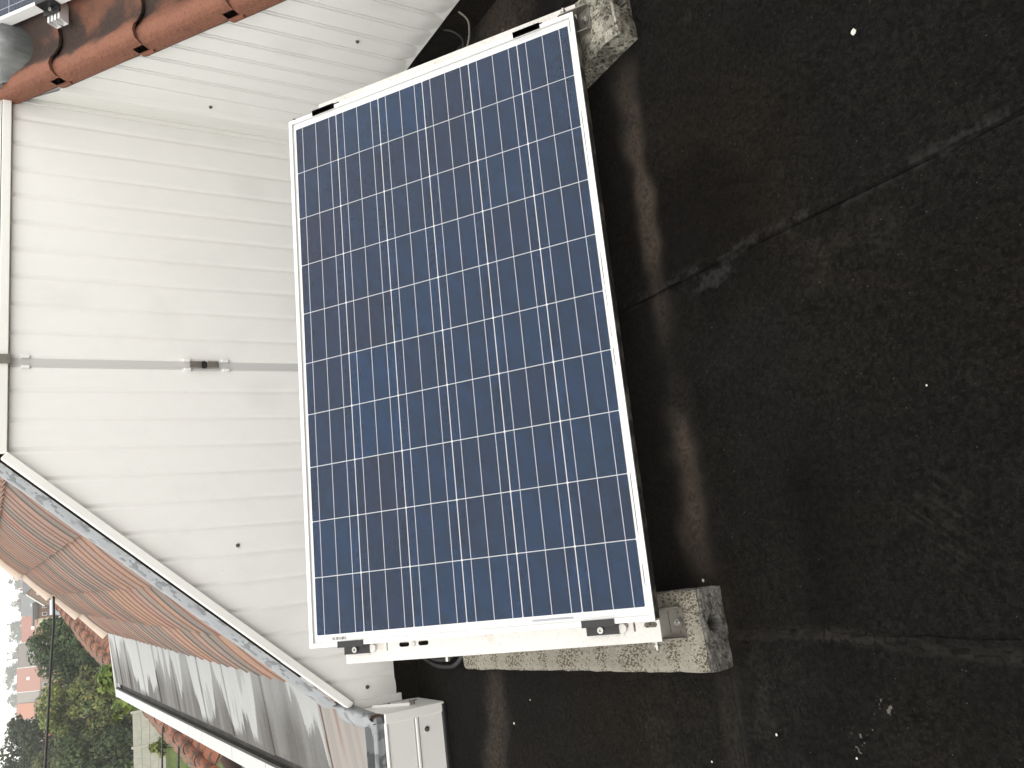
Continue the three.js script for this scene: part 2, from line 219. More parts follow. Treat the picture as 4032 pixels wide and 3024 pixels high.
part(sideWall, 'backing_sheet', quads([[[XR + 0.008, 0.07, ZB], [XR + 0.008, 0.07, -0.9], [XR + 0.008, -0.1 + sideTop(-1.5), -0.9], [XR + 0.008, sideTop(ZB), ZB]]]), whiteSheet);
{
  const grooves = [-3.3, -3.2, -3.09, -2.985, -2.888, -2.79, -2.69, -2.588, -2.49, -2.39, -2.29, -2.19, -2.09, -1.99, -1.89, -1.79, -1.69];
  for (let k = 0; k + 1 < grooves.length; k++) {
    const z0 = grooves[k] + 0.004, z1 = grooves[k + 1] - 0.004, yb = (z) => 0.083 + 0.02 * (fbm(z * 55, 3, 331, 3) - 0.5) + 0.016 * sst(0.75, 1, (z - z0) / (z1 - z0)) * (k % 2), yt = (z) => sideTop(z) - 0.01;
    part(sideWall, 'cladding_plank', plank(sideMap, z0, z1, yb, yt, { bev: 0.003, dep: 0.006, bow: 0.0016, seed: 340 + k, pucker: k > 2 ? 0.0045 : 0.0025, curl: 0.014 }), whiteSheet);
    if (k > 1) part(sideWall, 'rib', plank(sideMap, z1 - 0.016, z1 - 0.011, (z) => yb(z) + 0.1, yt, { bev: 0.0025, dep: 0.0018, bow: 0, seed: 360 + k }).translate(-0.0035, 0, 0), whiteSheet);
  }
  for (const [y, z] of [[0.748, -3.15], [0.407, -3.133], [0.355, -2.534]]) part(sideWall, 'screw', [at(cyl(0.007, 0.003, 14), XR - 0.004, y, z, 0, 0, Math.PI / 2), at(cyl(0.0045, 0.008, 6), XR - 0.006, y, z, 0, 0, Math.PI / 2)], steelDull);
  part(sideWall, 'corner_trim', quads([[[XR - 0.003, 0.085, -3.3145], [XR - 0.016, 0.085, -3.204], [XR - 0.016, sideTop(-3.204) - 0.01, -3.204], [XR - 0.003, sideTop(-3.3145) - 0.01, -3.3145]], [[XR - 0.016, 0.085, -3.204], [XR + 0.002, 0.085, -3.176], [XR + 0.002, sideTop(-3.176) - 0.01, -3.176], [XR - 0.016, sideTop(-3.204) - 0.01, -3.204]]]), whiteTrim);
}
const parapet = thing('clad_parapet_wall', 'low white clad parapet at the left edge of the black roof', 'wall');
{
  const ZP = -3.08;
  part(parapet, 'return_panel', [quads([[[-0.497, 0.01, -3.325], [-0.497, 0.004, ZP], [-0.497, 0.255, ZP], [-0.497, 0.275, -3.325]]]), box(0.012, 0.008, 0.16, -0.491, 0.17, -3.2, 0.003, 0.75)], whiteSheet);
  part(parapet, 'metal_tab', [box(0.014, 0.006, 0.03, -0.487, 0.1, -3.16, 0.002, 0.3), box(0.004, 0.02, 0.006, -0.481, 0.094, -3.148, 0.001)], steelDull);
  part(parapet, 'screw', at(cyl(0.005, 0.006, 8), -0.494, 0.15, -3.27, 0, 0, Math.PI / 2), steelDull);
  part(parapet, 'corner_trim', box(0.036, 0.246, 0.012, -0.514, 0.129, ZP + 0.004, 0.003), whiteTrim);
  const W = 2.6, cx = -0.53 - W / 2;
  part(parapet, 'cladding_plank', [box(W, 0.1, 0.02, cx, 0.065, ZP - 0.008, 0.003)], whiteSheet);
  part(parapet, 'cladding_plank', [box(W, 0.11, 0.02, cx, 0.188, ZP - 0.008, 0.003)], whiteSheet);
  part(parapet, 'rib', [box(W, 0.012, 0.022, cx, 0.124, ZP - 0.004, 0.004), box(W, 0.01, 0.02, cx, 0.247, ZP - 0.003, 0.004)], whiteTrim);
  part(parapet, 'wall_core', box(W + 0.02, 0.22, 0.09, cx + 0.005, 0.108, ZP - 0.062, 0), whiteSheet);
  part(parapet, 'screw', [at(cyl(0.01, 0.002, 16), -0.582, 0.085, ZP + 0.003, Math.PI / 2), at(cyl(0.005, 0.008, 6), -0.582, 0.085, ZP + 0.005, Math.PI / 2)], steelDull);
  part(parapet, 'foot_strip', box(W + 0.03, 0.016, 0.016, cx + 0.012, 0.01, ZP + 0.008, 0.003), rubber);
}
/* zinc edge strips on the walls */
{
  const z1 = solo('zinc_edge_strip', 'long grey zinc edge strip running down the sloping top of the white wall', 'flashing', [0]
    .map(() => { const sl = Math.atan(1.1225), a = [-0.474, 0.345], b = [0.555, 1.5]; return grid(60, 8, (u, v) => { const t = v * Math.PI, x = mix(a[0], b[0], u), y = mix(a[1], b[1], u), r = 0.03 + 0.0025 * vn(u * 18, v, 401); const out = -0.012 + Math.sin(t * 0.62) * r - 0.008 * v * v, z = ZB - 0.03 - 0.115 * v; return [x - Math.sin(sl) * out, y + Math.cos(sl) * out, z]; }, (u, v) => [u * 3, v * 0.25]); }), zinc);
  solo('zinc_edge_strip', 'narrow grey zinc strip lying along the level top of the white wall', 'flashing', [tube([[2.0, 1.468, ZB - 0.03], [1.5, 1.478, ZB - 0.03], [0.95, 1.482, ZB - 0.035], [0.58, 1.487, ZB - 0.04]], 0.016, 40, 8), box(1.42, 0.02, 0.06, 1.29, 1.474, ZB - 0.06, 0.003)], zinc);
  const SP = [[-0.03, -0.02], [-0.031, 0.004], [-0.027, 0.014], [-0.018, 0.019], [-0.009, 0.014], [-0.005, 0.003], [0.0, -0.001], [0.028, -0.014], [0.052, -0.03], [0.056, -0.055]];
  const st = (p, q, bow = 0) => { const dx = q[0] - p[0], dz = q[2] - p[2], l = Math.hypot(dx, dz), nx = -dz / l, nz = dx / l, n = SP.length - 1; return grid(24, n, (u, v) => { const [t, h] = SP[Math.round(v * n)], wv = 0.002 * (fbm(u * l * 9, v * 3, 411, 2) - 0.5); return [mix(p[0], q[0], u) + nx * t, mix(p[1], q[1], u) + h + wv + bow * Math.sin(Math.PI * u), mix(p[2], q[2], u) + nz * t]; }, (u, v) => [u * l * 2, v * 0.2]); };
  solo('zinc_edge_strip', 'grey zinc strip capping the low white parapet beside the stained roof', 'flashing', [st([-0.495, 0.318, -3.42], [-0.53, 0.272, -3.13]), st([-0.53, 0.27, -3.125], [-3, 0.285, -3.18]), box(0.062, 0.04, 0.06, -0.545, 0.256, -3.14, 0.012, 0, 0.4), box(2.4, 0.05, 0.006, -1.75, 0.258, -3.175, 0.001, 0, 0.03)], zinc);
}

/* ---------- the big solar panel ---------- */
const CEN = [0.65, 0.432, -1.981], EX = [0.9992, -0.0354, -0.0181], EY = [0.0047, 0.5563, -0.831], EZ = [0.0395, 0.8302, 0.556];
const cellMaps = [0, 1].map((s) => tex(256, 256, (u, v) => {
  let best = 9, id = 0; const X = u * 11, Y = v * 11, xi = Math.floor(X), yi = Math.floor(Y);
  for (let a = -1; a < 2; a++) for (let b = -1; b < 2; b++) { const cx = xi + a, cy = yi + b, px = cx + hsh(cx, cy, 501 + s), py = cy + hsh(cx, cy, 511 + s), d = (X - px) ** 2 + ((Y - py) * 0.7) ** 2; if (d < best) { best = d; id = hsh(cx, cy, 521 + s); } }
  const big = fbm(u * 2, v * 2, 531 + s, 3), k = 0.72 + 0.36 * id + 0.5 * (big - 0.5), fing = 0.985 + 0.03 * (Math.floor(u * 128) % 2), sp = hsh(Math.floor(u * 256), Math.floor(v * 256), 541 + s) > 0.9985 ? 2.4 : 1;
  return [k * fing * sp * 0.62, k * fing * sp * 0.62, k * fing * sp * (0.6 + 0.1 * (big - 0.4))];
}, false));
const cellTones = [[0.012, 0.042, 0.113], [0.012, 0.046, 0.122], [0.014, 0.04, 0.104], [0.015, 0.037, 0.096], [0.017, 0.034, 0.086], [0.01, 0.047, 0.13]];
const cellMats = cellTones.flatMap((c) => cellMaps.map((m) => M(c, 0.55, { map: m, specularIntensity: 0.15 })));
const backWhite = M([0.78, 0.78, 0.77], 0.5), ribbon = M([0.66, 0.67, 0.72], 0.4, { metalness: 0.2 });
const glass = M([1, 1, 1], 0.07, { transmission: 1, thickness: 0, ior: 1.36, specularIntensity: 0.5 });
function frameBars(hw, hh, lip, dep, mat, parent) {
  const bar4 = (L, alongX) => { const lw = lip, sh = poly([[-L / 2, 0], [L / 2, 0], [L / 2 - lw, lw], [-L / 2 + lw, lw]]); return merge([extr(sh, 0.0035, 0.0006).translate(0, 0, -0.0035), box(L, 0.002, dep, 0, 0.001, -dep / 2 - 0.002, 0), box(L - 0.02, 0.022, 0.002, 0, 0.012, -dep, 0)]); };
  const P = [[hw * 2, 0, [0, -hh, 0]], [hw * 2, Math.PI, [0, hh, 0]], [hh * 2, -Math.PI / 2, [-hw, 0, 0]], [hh * 2, Math.PI / 2, [hw, 0, 0]]];
  for (const [L, r, p] of P) part(parent, 'frame_bar', at(bar4(L), 0, 0, 0, 0, 0, r).translate(...p), mat);
}
function fillPanel(panel, seed) {
part(panel, 'backsheet', box(1.636, 0.983, 0.002, 0, 0, -0.009, 0), backWhite);
  {
    const sh = new THREE.Shape(), c = 0.0783, r = 0.0022; sh.moveTo(-c + r, -c); sh.lineTo(c - r, -c); sh.lineTo(c, -c + r); sh.lineTo(c, c - r); sh.lineTo(c - r, c); sh.lineTo(-c + r, c); sh.lineTo(-c, c - r); sh.lineTo(-c, -c + r); sh.closePath();
    const cg = new THREE.ShapeGeometry(sh); { const p = cg.attributes.position, uv = cg.attributes.uv; for (let i = 0; i < p.count; i++) uv.setXY(i, p.getX(i) / (2 * c) + 0.5, p.getY(i) / (2 * c) + 0.5); }
    const X = (i) => -0.79125 + i * 0.1585 + 0.078, Y = (j) => -0.4755 + j * 0.159 + 0.078, rr = rng(seed);
    for (let j = 0; j < 6; j++) { let run = rr(); for (let i = 0; i < 10; i++) { run = clamp(run + (rr() - 0.5) * 0.9); const t = Math.floor(clamp(run * 0.75 + rr() * 0.25, 0, 0.999) * 6); const m = part(panel, 'solar_cell', cg, cellMats[t * 2 + (rr() < 0.5 ? 0 : 1)], [X(i), Y(j), -0.0072]); if (rr() < 0.5) m.rotation.z = Math.PI; } }
    const strip = box(1.6, 0.0013, 0.0002, 0, 0, 0, 0); for (let j = 0; j < 6; j++) for (const o of [-0.052, 0, 0.052]) part(panel, 'ribbon', strip, ribbon, [0, Y(j) + o, -0.0068]);
    for (const s of [-1, 1]) for (let j = 0; j < 6; j += 2) part(panel, 'bus_bar', box(0.005, 0.27, 0.0003, s * 0.802, Y(j) + 0.0795 + (s > 0 ? 0 : -0.159 * (j > 0)), -0.0075, 0), ribbon);
  }
  part(panel, 'glass', box(1.63, 0.976, 0.0002, 0, 0, -0.0042, 0), glass);
}
const panel = thing('solar_panel', 'large tilted blue solar panel with white frame in the middle of the black roof', 'solar panel'); frame(panel, CEN, EX, EY, EZ);
frameBars(0.824, 0.4975, 0.011, 0.038, aluFrame, panel);
part(panel, 'lower_edge_shade_grime', box(1.64, 0.0012, 0.034, 0, -0.4981, -0.0215, 0), M([1, 1, 1], 0.8, { map: tex(256, 256, (u, v) => { const a = fbm(u * 30, v * 30, 561, 4, 30), k = 0.05 + 0.2 * sst(0.45, 0.75, a); return [k, k * 0.95, k * 0.84]; }) }));  // speckled grime, its dark tone also painting the shade on the downward frame face
fillPanel(panel, 77);
{
  const cv = document.createElement('canvas'); cv.width = 256; cv.height = 64; const g = cv.getContext('2d'); g.fillStyle = '#e8e8e6'; g.fillRect(0, 0, 256, 64); const rr = rng(5); let x = 8; while (x < 246) { const w = 1 + Math.floor(rr() * 5); if (rr() < 0.62) { g.fillStyle = '#4a4a4a'; g.fillRect(x, 22, w, 40); } x += w; } g.fillStyle = '#b8b8b8'; for (let k = 0; k < 22; k++) g.fillRect(16 + k * 10, 6, 5, 7);
  const t = new THREE.CanvasTexture(cv); t.colorSpace = THREE.SRGBColorSpace; const m = part(panel, 'barcode_label', new THREE.PlaneGeometry(0.052, 0.012), M([1, 1, 1], 0.6, { map: t }), [-0.8015, 0.402, -0.0078]); m.rotation.z = -Math.PI / 2;
}
/* a dark line of dirt washed against the lower frame bar */
const dirt = M([0.09, 0.075, 0.055], 0.9);
part(panel, 'dirt_line', grid(160, 1, (u, v) => { const x = mix(-0.81, 0.81, u), w = 0.0004 + 0.003 * sst(0.4, 0.75, fbm(x * 14, 2, 551, 3)); return [x, -0.4862 + v * w, -0.0038]; }), dirt);

/* mounting rails, clamps, brackets, blocks */
function slotShape(sh, x, y, w, h) { const p = new THREE.Path(), r = Math.min(w, h) / 2; if (h > w) { p.absarc(x, y + h / 2 - r, r, 0, Math.PI); p.absarc(x, y - h / 2 + r, r, Math.PI, Math.PI * 2); } else { p.absarc(x + w / 2 - r, y, r, -Math.PI / 2, Math.PI / 2); p.absarc(x - w / 2 + r, y, r, Math.PI / 2, Math.PI * 1.5); } p.closePath(); sh.holes.push(p); }
function rectHole(sh, x, y, w, h) { const p = new THREE.Path(); p.moveTo(x - w / 2, y - h / 2); p.lineTo(x - w / 2, y + h / 2); p.lineTo(x + w / 2, y + h / 2); p.lineTo(x + w / 2, y - h / 2); p.closePath(); sh.holes.push(p); }
function rail(side, label) {
  const t = thing('mounting_rail', label, 'mounting rail', [0, 0, 0], 'rails under the ends of the solar panel'); frame(t, CEN, EX, EY, EZ);
  const s = poly([[-0.04, -0.497], [0.04, -0.497], [0.04, 0.404], [-0.04, 0.404]]), k = -1;
  for (const y of [0.213, 0.153, -0.474]) slotShape(s, 0.0, y, 0.0125, 0.032);
  slotShape(s, 0.003, 0.335, 0.01, 0.02); slotShape(s, 0.003, -0.41, 0.012, 0.02);
  rectHole(s, -0.001, 0.267, 0.024, 0.005); rectHole(s, -0.001, -0.434, 0.024, 0.005);
  const top = triUV(extr(s, 0.0025), 3).translate(side * 0.835, 0, -0.0405);
  part(t, 'top_plate', top, aluWeathered);
  for (const e of [-1, 1]) part(t, 'side_web', box(0.0025, 0.9, 0.04, side * 0.835 + e * 0.0387, -0.0465, -0.061, 0), aluWeathered);
  part(t, 'hex_nut', at(cyl(0.0075, 0.005, 6), side * 0.835, 0.184, -0.0365, Math.PI / 2), steel);
  part(t, 'rear_leg', bar([side * 0.82, 0.25, -0.085], [side * 0.82 - 0.012, -0.045 + 0.12, -0.47], 0.014), aluWeathered);
  part(t, 'bolt', at(cyl(0.006, 0.04, 10), side * 0.868, 0.095, -0.06, 0, 0, Math.PI / 2), steel);
  return t;
}
rail(-1, 'pale slotted metal rail along the near left end of the big solar panel'); rail(1, 'pale metal rail along the right end of the big solar panel');
const clampGeo = () => extr(poly([[0, 0.0045], [0.017, 0.0045], [0.017, -0.026], [0.038, -0.026], [0.038, -0.034], [0.013, -0.034], [0.013, 0.0005], [0, 0.0005]]), 0.083);
function clampAt(side, y, label) {
  const t = thing('panel_clamp', label, 'clamp'); frame(t, CEN, EX, EY, EZ);
  const g = clampGeo(); g.applyMatrix4(new THREE.Matrix4().set(side, 0, 0, side * 0.8115, 0, 0, 1, y - 0.0415, 0, 1, 0, 0, 0, 0, 0, 1)); part(t, 'clamp_body', g, blackAno);
  part(t, 'bolt', hexBolt(0.0075, 0.007).translate(side * 0.838, y + 0.004, -0.026), steel); part(t, 'washer', at(cyl(0.011, 0.003, 20), side * 0.846, y - 0.026, -0.0365, Math.PI / 2), aluWeathered); part(t, 'slide_nut', at(cyl(0.011, 0.01, 18), side * 0.838, y - 0.048, -0.033, Math.PI / 2), aluWeathered);
}
clampAt(-1, 0.359, 'black end clamp at the upper left corner of the big solar panel'); clampAt(-1, -0.357, 'black end clamp at the lower left corner of the big solar panel, near the bracket');
clampAt(1, 0.359, 'black clamp edge at the upper right corner of the big solar panel'); clampAt(1, -0.355, 'black clamp edge at the lower right of the big solar panel, near the right block');
function bracket(x, z, turn, label, top) {
  const t = thing('steel_bracket', label, 'bracket', [x, top, z]); t.rotation.y = turn;
  const s = poly([[-0.036, -0.045], [0.036, -0.045], [0.036, 0.045], [-0.036, 0.045]]); rectHole(s, 0.002, 0.008, 0.05, 0.0025); slotShape(s, 0.022, -0.028, 0.006, 0.007); slotShape(s, -0.022, -0.028, 0.006, 0.006);
  part(t, 'base_plate', at(extr(s, 0.0025), 0, 0, 0, -Math.PI / 2), steelDull);
  for (const e of [-1, 1]) part(t, 'side_flange', at(extr(poly([[-0.043, 0], [0.043, 0], [0.043, 0.014], [0.02, 0.026], [-0.028, 0.052], [-0.043, 0.05]]), 0.0025), e * 0.036 + 0.00125, 0, 0, 0, -Math.PI / 2), steelDull);
  for (const e of [-1, 1]) { part(t, 'pivot_bolt', [at(cyl(0.0045, 0.03, 10), e * 0.044, 0.036, -0.028, 0, 0, Math.PI / 2), at(cyl(0.008, 0.006, 6), e * 0.049, 0.036, -0.028, 0, 0, Math.PI / 2), at(cyl(0.0095, 0.002, 16), e * 0.041, 0.036, -0.028, 0, 0, Math.PI / 2)], steel); }
  part(t, 'anchor_bolt', [at(cyl(0.005, 0.016, 10), 0, 0.008, 0.028), at(cyl(0.0085, 0.006, 6), 0, 0.006, 0.028)], steel); part(t, 'washer', at(cyl(0.0125, 0.0025, 18), 0, 0.0035, 0.028), steelDull);
}
const blockTop = 0.085;
bracket(-0.194, -1.607, 0.03, 'steel bracket on the left concrete block under the panel corner', blockTop); bracket(1.452, -1.602, -0.06, 'steel bracket on the right concrete block at the frame edge', blockTop);
const spots = (u, v, n, m, seed, dens) => { const X = u * n, Y = v * m, xi = Math.floor(X), yi = Math.floor(Y); let k = 0; for (let p = -1; p < 2; p++) for (let q = -1; q < 2; q++) { const cx = ((xi + p) % n + n) % n, cy = ((yi + q) % m + m) % m; if (hsh(cx, cy, seed) > dens) continue; const r = 0.18 + 0.42 * hsh(cx, cy, seed + 1) ** 1.6, dx = X - (xi + p) - hsh(cx, cy, seed + 2), dy = Y - (yi + q) - hsh(cx, cy, seed + 3); k = Math.max(k, sst(r, r * 0.6, Math.hypot(dx, dy * 0.8))); } return k; };
const concTex = tex(1024, 1024, (u, v) => {
  const a = fbm(u * 6, v * 6, 601, 4, 6), f = fbm(u * 150, v * 150, 605, 2, 150), w = 0.006 * (fbm(u * 60, v * 60, 607, 2, 60) - 0.5), dn = mix(0.1, 1.0, sst(0.36, 0.6, a));
  const dark = Math.max(spots(u + w, v - w, 40, 28, 611, dn), 0.85 * spots(u - w, v + w, 72, 50, 621, dn * 0.8)); const k = 0.8 + 0.5 * (f - 0.5) + 0.25 * (a - 0.5);
  const c = [0.32 * k, 0.298 * k, 0.247 * k], d = [0.06, 0.048, 0.03]; return c.map((q, i) => mix(q, d[i] * (0.6 + 0.8 * f), dark * 0.85));
});
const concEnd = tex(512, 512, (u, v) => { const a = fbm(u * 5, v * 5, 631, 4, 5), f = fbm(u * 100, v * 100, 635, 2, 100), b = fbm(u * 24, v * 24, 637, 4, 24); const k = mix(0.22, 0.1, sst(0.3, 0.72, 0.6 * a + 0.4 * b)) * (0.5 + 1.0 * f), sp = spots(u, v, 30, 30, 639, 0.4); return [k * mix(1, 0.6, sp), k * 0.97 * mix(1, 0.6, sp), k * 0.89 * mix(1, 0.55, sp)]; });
const concWet = tex(512, 512, (u, v) => { const a = fbm(u * 4, v * 4, 641, 4, 4), f = fbm(u * 100, v * 100, 645, 2, 100), b = fbm(u * 20, v * 20, 647, 4, 20); const k = mix(0.33, 0.09, sst(0.3, 0.7, 0.55 * a + 0.45 * b)) * (0.5 + 1.0 * f), sp = spots(u, v, 34, 30, 649, 0.45); return [k * mix(1, 0.35, sp), k * 0.95 * mix(1, 0.35, sp), k * 0.79 * mix(1, 0.3, sp)]; });
const bumpC = gtex(512, 512, (u, v) => 0.5 + 0.6 * (fbm(u * 60, v * 60, 651, 3, 60) - 0.5) + 0.3 * (fbm(u * 12, v * 12, 655, 3, 12) - 0.5));
const conc = M([1, 1, 1], 0.95, { map: concTex, bumpMap: bumpC, bumpScale: 0.004, specularIntensity: 0.3 }), concE = M([1, 1, 1], 0.95, { map: concEnd, bumpMap: bumpC, bumpScale: 0.005, specularIntensity: 0.3 }), concW = M([1, 1, 1], 0.95, { map: concWet, bumpMap: bumpC, bumpScale: 0.005, specularIntensity: 0.3 });
const UVS = 3.4;
function block(x, z, turn, w, L, h, label, mTop, mEnd, seed) {   // near end at local z = 0, running away to -L
  const t = thing('concrete_block', label, 'concrete block', [x, 0, z]); t.rotation.y = turn;
  const j = (p, y, q, s) => (fbm(p * 30, q * 30 + y * 40, seed + s, 3) - 0.5) * 0.006;
  const edge = (u) => Math.min(1, Math.min(u, 1 - u) * 14), X = (u) => (u - 0.5) * w;
  const S = (q) => { const [px, py, pz] = q, ax = Math.abs(px) / (w / 2), round = 0.007 * (sst(0.9, 1, ax) * sst(0.8, 1, py / h) + sst(-0.014, 0, pz) * sst(0.8, 1, py / h)) * (0.6 + fbm(px * 40, pz * 40 + py * 10, seed, 2)); return [px * (1 - 0.25 * round) + j(px, py, pz, 1), py - round * (py > h * 0.5 ? 1 : 0) + (py > 0.01 ? j(px, py, pz, 2) : 0), pz - round * 0.5 + j(px, py, pz, 3)]; };
  const uv = (q) => [q[0] * UVS + 0.3, -q[2] * UVS + q[1] * UVS];
  const top = grid(28, 160, (u, v) => S([X(u), h, -v * L]), (u, v, q) => uv(q)), sl = (s) => grid(160, 12, (u, v) => S([s * w / 2, h * v, -u * L]), (u, v, q) => [-q[2] * 3, q[1] * 3 + 0.13]);
  part(t, 'top_face', top, mTop); for (const s of [-1, 1]) part(t, 'side_face', sl(s), mEnd);
  const plate = poly([[-w / 2, 0], [w / 2, 0], [w / 2, h], [-w / 2, h]]);
  const front = grid(110, 50, (u, v) => { const q = S([X(u), h * v, 0]); const dx = q[0] - 0.012, dy = q[1] - h * 0.46, r = Math.hypot(dx, dy) + 0.003 * (fbm(dx * 90, dy * 90, seed + 9, 2) - 0.5); q[2] -= 0.03 * sst(0.0215, 0.0165, r); return q; }, (u, v, q) => [q[0] * 3, q[1] * 3]);
  part(t, 'end_face', front, mEnd);
  part(t, 'end_face', grid(10, 6, (u, v) => S([X(u), h * v, -L]), (u, v, q) => [q[0] * 1.6, q[1] * 1.6]), mEnd);
}
block(-0.214, -1.512, 0.035, 0.19, 1.21, blockTop, 'cream lichen-spotted concrete block under the left end of the solar panel', conc, concE, 701);
block(1.445, -1.478, 0.06, 0.2, 1.2, blockTop, 'weathered dark grey concrete block under the right end of the solar panel', concW, concW, 731);

/* cables */
solo('black_cable', 'black cable looped on the roof behind the left concrete block', 'cable', [tube([[-0.15, 0.02, -3.22], [-0.29, 0.016, -3.26], [-0.35, 0.02, -3.13], [-0.362, 0.02, -3.0], [-0.345, 0.024, -2.89], [-0.28, 0.02, -2.82], [-0.2, 0.02, -2.86], [-0.12, 0.02, -3.02]], 0.009, 80, 10), tube([[-0.15, 0.036, -3.2], [-0.27, 0.034, -3.2], [-0.325, 0.034, -3.1], [-0.335, 0.034, -2.98], [-0.3, 0.034, -2.88], [-0.22, 0.03, -2.86]], 0.008, 60, 10)], rubber);
solo('thin_cable', 'thin pale grey cable bowed out from under the right white wall', 'cable', tube([[1.95, 0.085, -2.25], [1.91, 0.05, -2.24], [1.885, 0.03, -2.27], [1.87, 0.016, -2.31], [1.84, 0.014, -2.36], [1.75, 0.012, -2.45]], 0.0035, 50, 8), M([0.2, 0.2, 0.17], 0.6));
solo('thin_cable', 'thin black cable hanging beside the pale one at the foot of the right wall', 'cable', tube([[1.95, 0.085, -2.37], [1.92, 0.06, -2.33], [1.895, 0.03, -2.325], [1.87, 0.014, -2.35], [1.8, 0.01, -2.43]], 0.004, 50, 8), rubber);

/* white scraps lying on the roof */
const chipMat = M([0.62, 0.6, 0.54], 0.8);
const chip = (x, z, s, seed, label) => { s *= 0.6; const g = new THREE.DodecahedronGeometry(s, 1), p = g.attributes.position; for (let i = 0; i < p.count; i++) { const k = 0.75 + 0.5 * vn(p.getX(i) / s * 2 + 9, p.getZ(i) / s * 2 + p.getY(i) / s * 3 + 9, seed); p.setXYZ(i, p.getX(i) * k, p.getY(i) * k * 0.45, p.getZ(i) * k * 0.9); } g.computeVertexNormals(); solo('white_chip', label, 'debris', g, chipMat, [x, 0.005 + s * 0.3, z]); };
chip(-0.105, -1.561, 0.0065, 1, 'small square white chip beside the right side of the left concrete block'); chip(0.967, -0.87, 0.011, 2, 'largest white scrap, alone on the open black roof on the right'); chip(0.226, -0.887, 0.0035, 3, 'tiny white fleck in the open middle of the black roof'); chip(-0.53, -2.558, 0.0065, 4, 'white chip on the roof in front of the low white parapet'); chip(-0.447, -2.439, 0.004, 5, 'tiny white chip between the parapet and the left concrete block'); chip(-0.449, -1.411, 0.005, 6, 'white chip on the roof just past the cross seam near the left edge'); chip(-0.474, -1.208, 0.004, 7, 'tiny pale chip in the scattered white flecks at the left edge of the roof'); chip(-0.534, -1.633, 0.0045, 8, 'small white chip behind the cross seam at the left edge of the roof');

/* ---------- the clay roof on the right with its own solar panel ---------- */
const terra = (c, dark, s, thr) => tex(256, 256, (u, v) => { const a = fbm(u * 3, v * 3, s, 4, 3) + 0.2 * sst(0.28, 0.42, u) * sst(0.98, 0.7, u) - 0.16 * sst(0.3, 0.2, u), f = fbm(u * 70, v * 70, s + 5, 2, 70), b = fbm(u * 12, v * 12, s + 9, 3, 12), st = 0.9 * sst(thr - 0.04, thr + 0.24, a + 0.25 * (b - 0.5)), sp = vn(u * 90, v * 90, s + 11, 90) > 0.94 ? 0.6 : 1; const panShade = 0.75 * sst(0.27, 0.4, u) * sst(0.99, 0.85, u) * sst(0.3, 0.6, a), c2 = [0.17, 0.075, 0.048]; return c.map((q0, i) => [mix(q0, c2[i], panShade), i]).map(([q, i]) => mix(q * (0.82 + 0.3 * f) * (0.9 + 0.2 * b), dark[i] * (0.7 + 0.6 * f), st) * sp); });  // besides the stains, brown mixed into the pans paints their shading
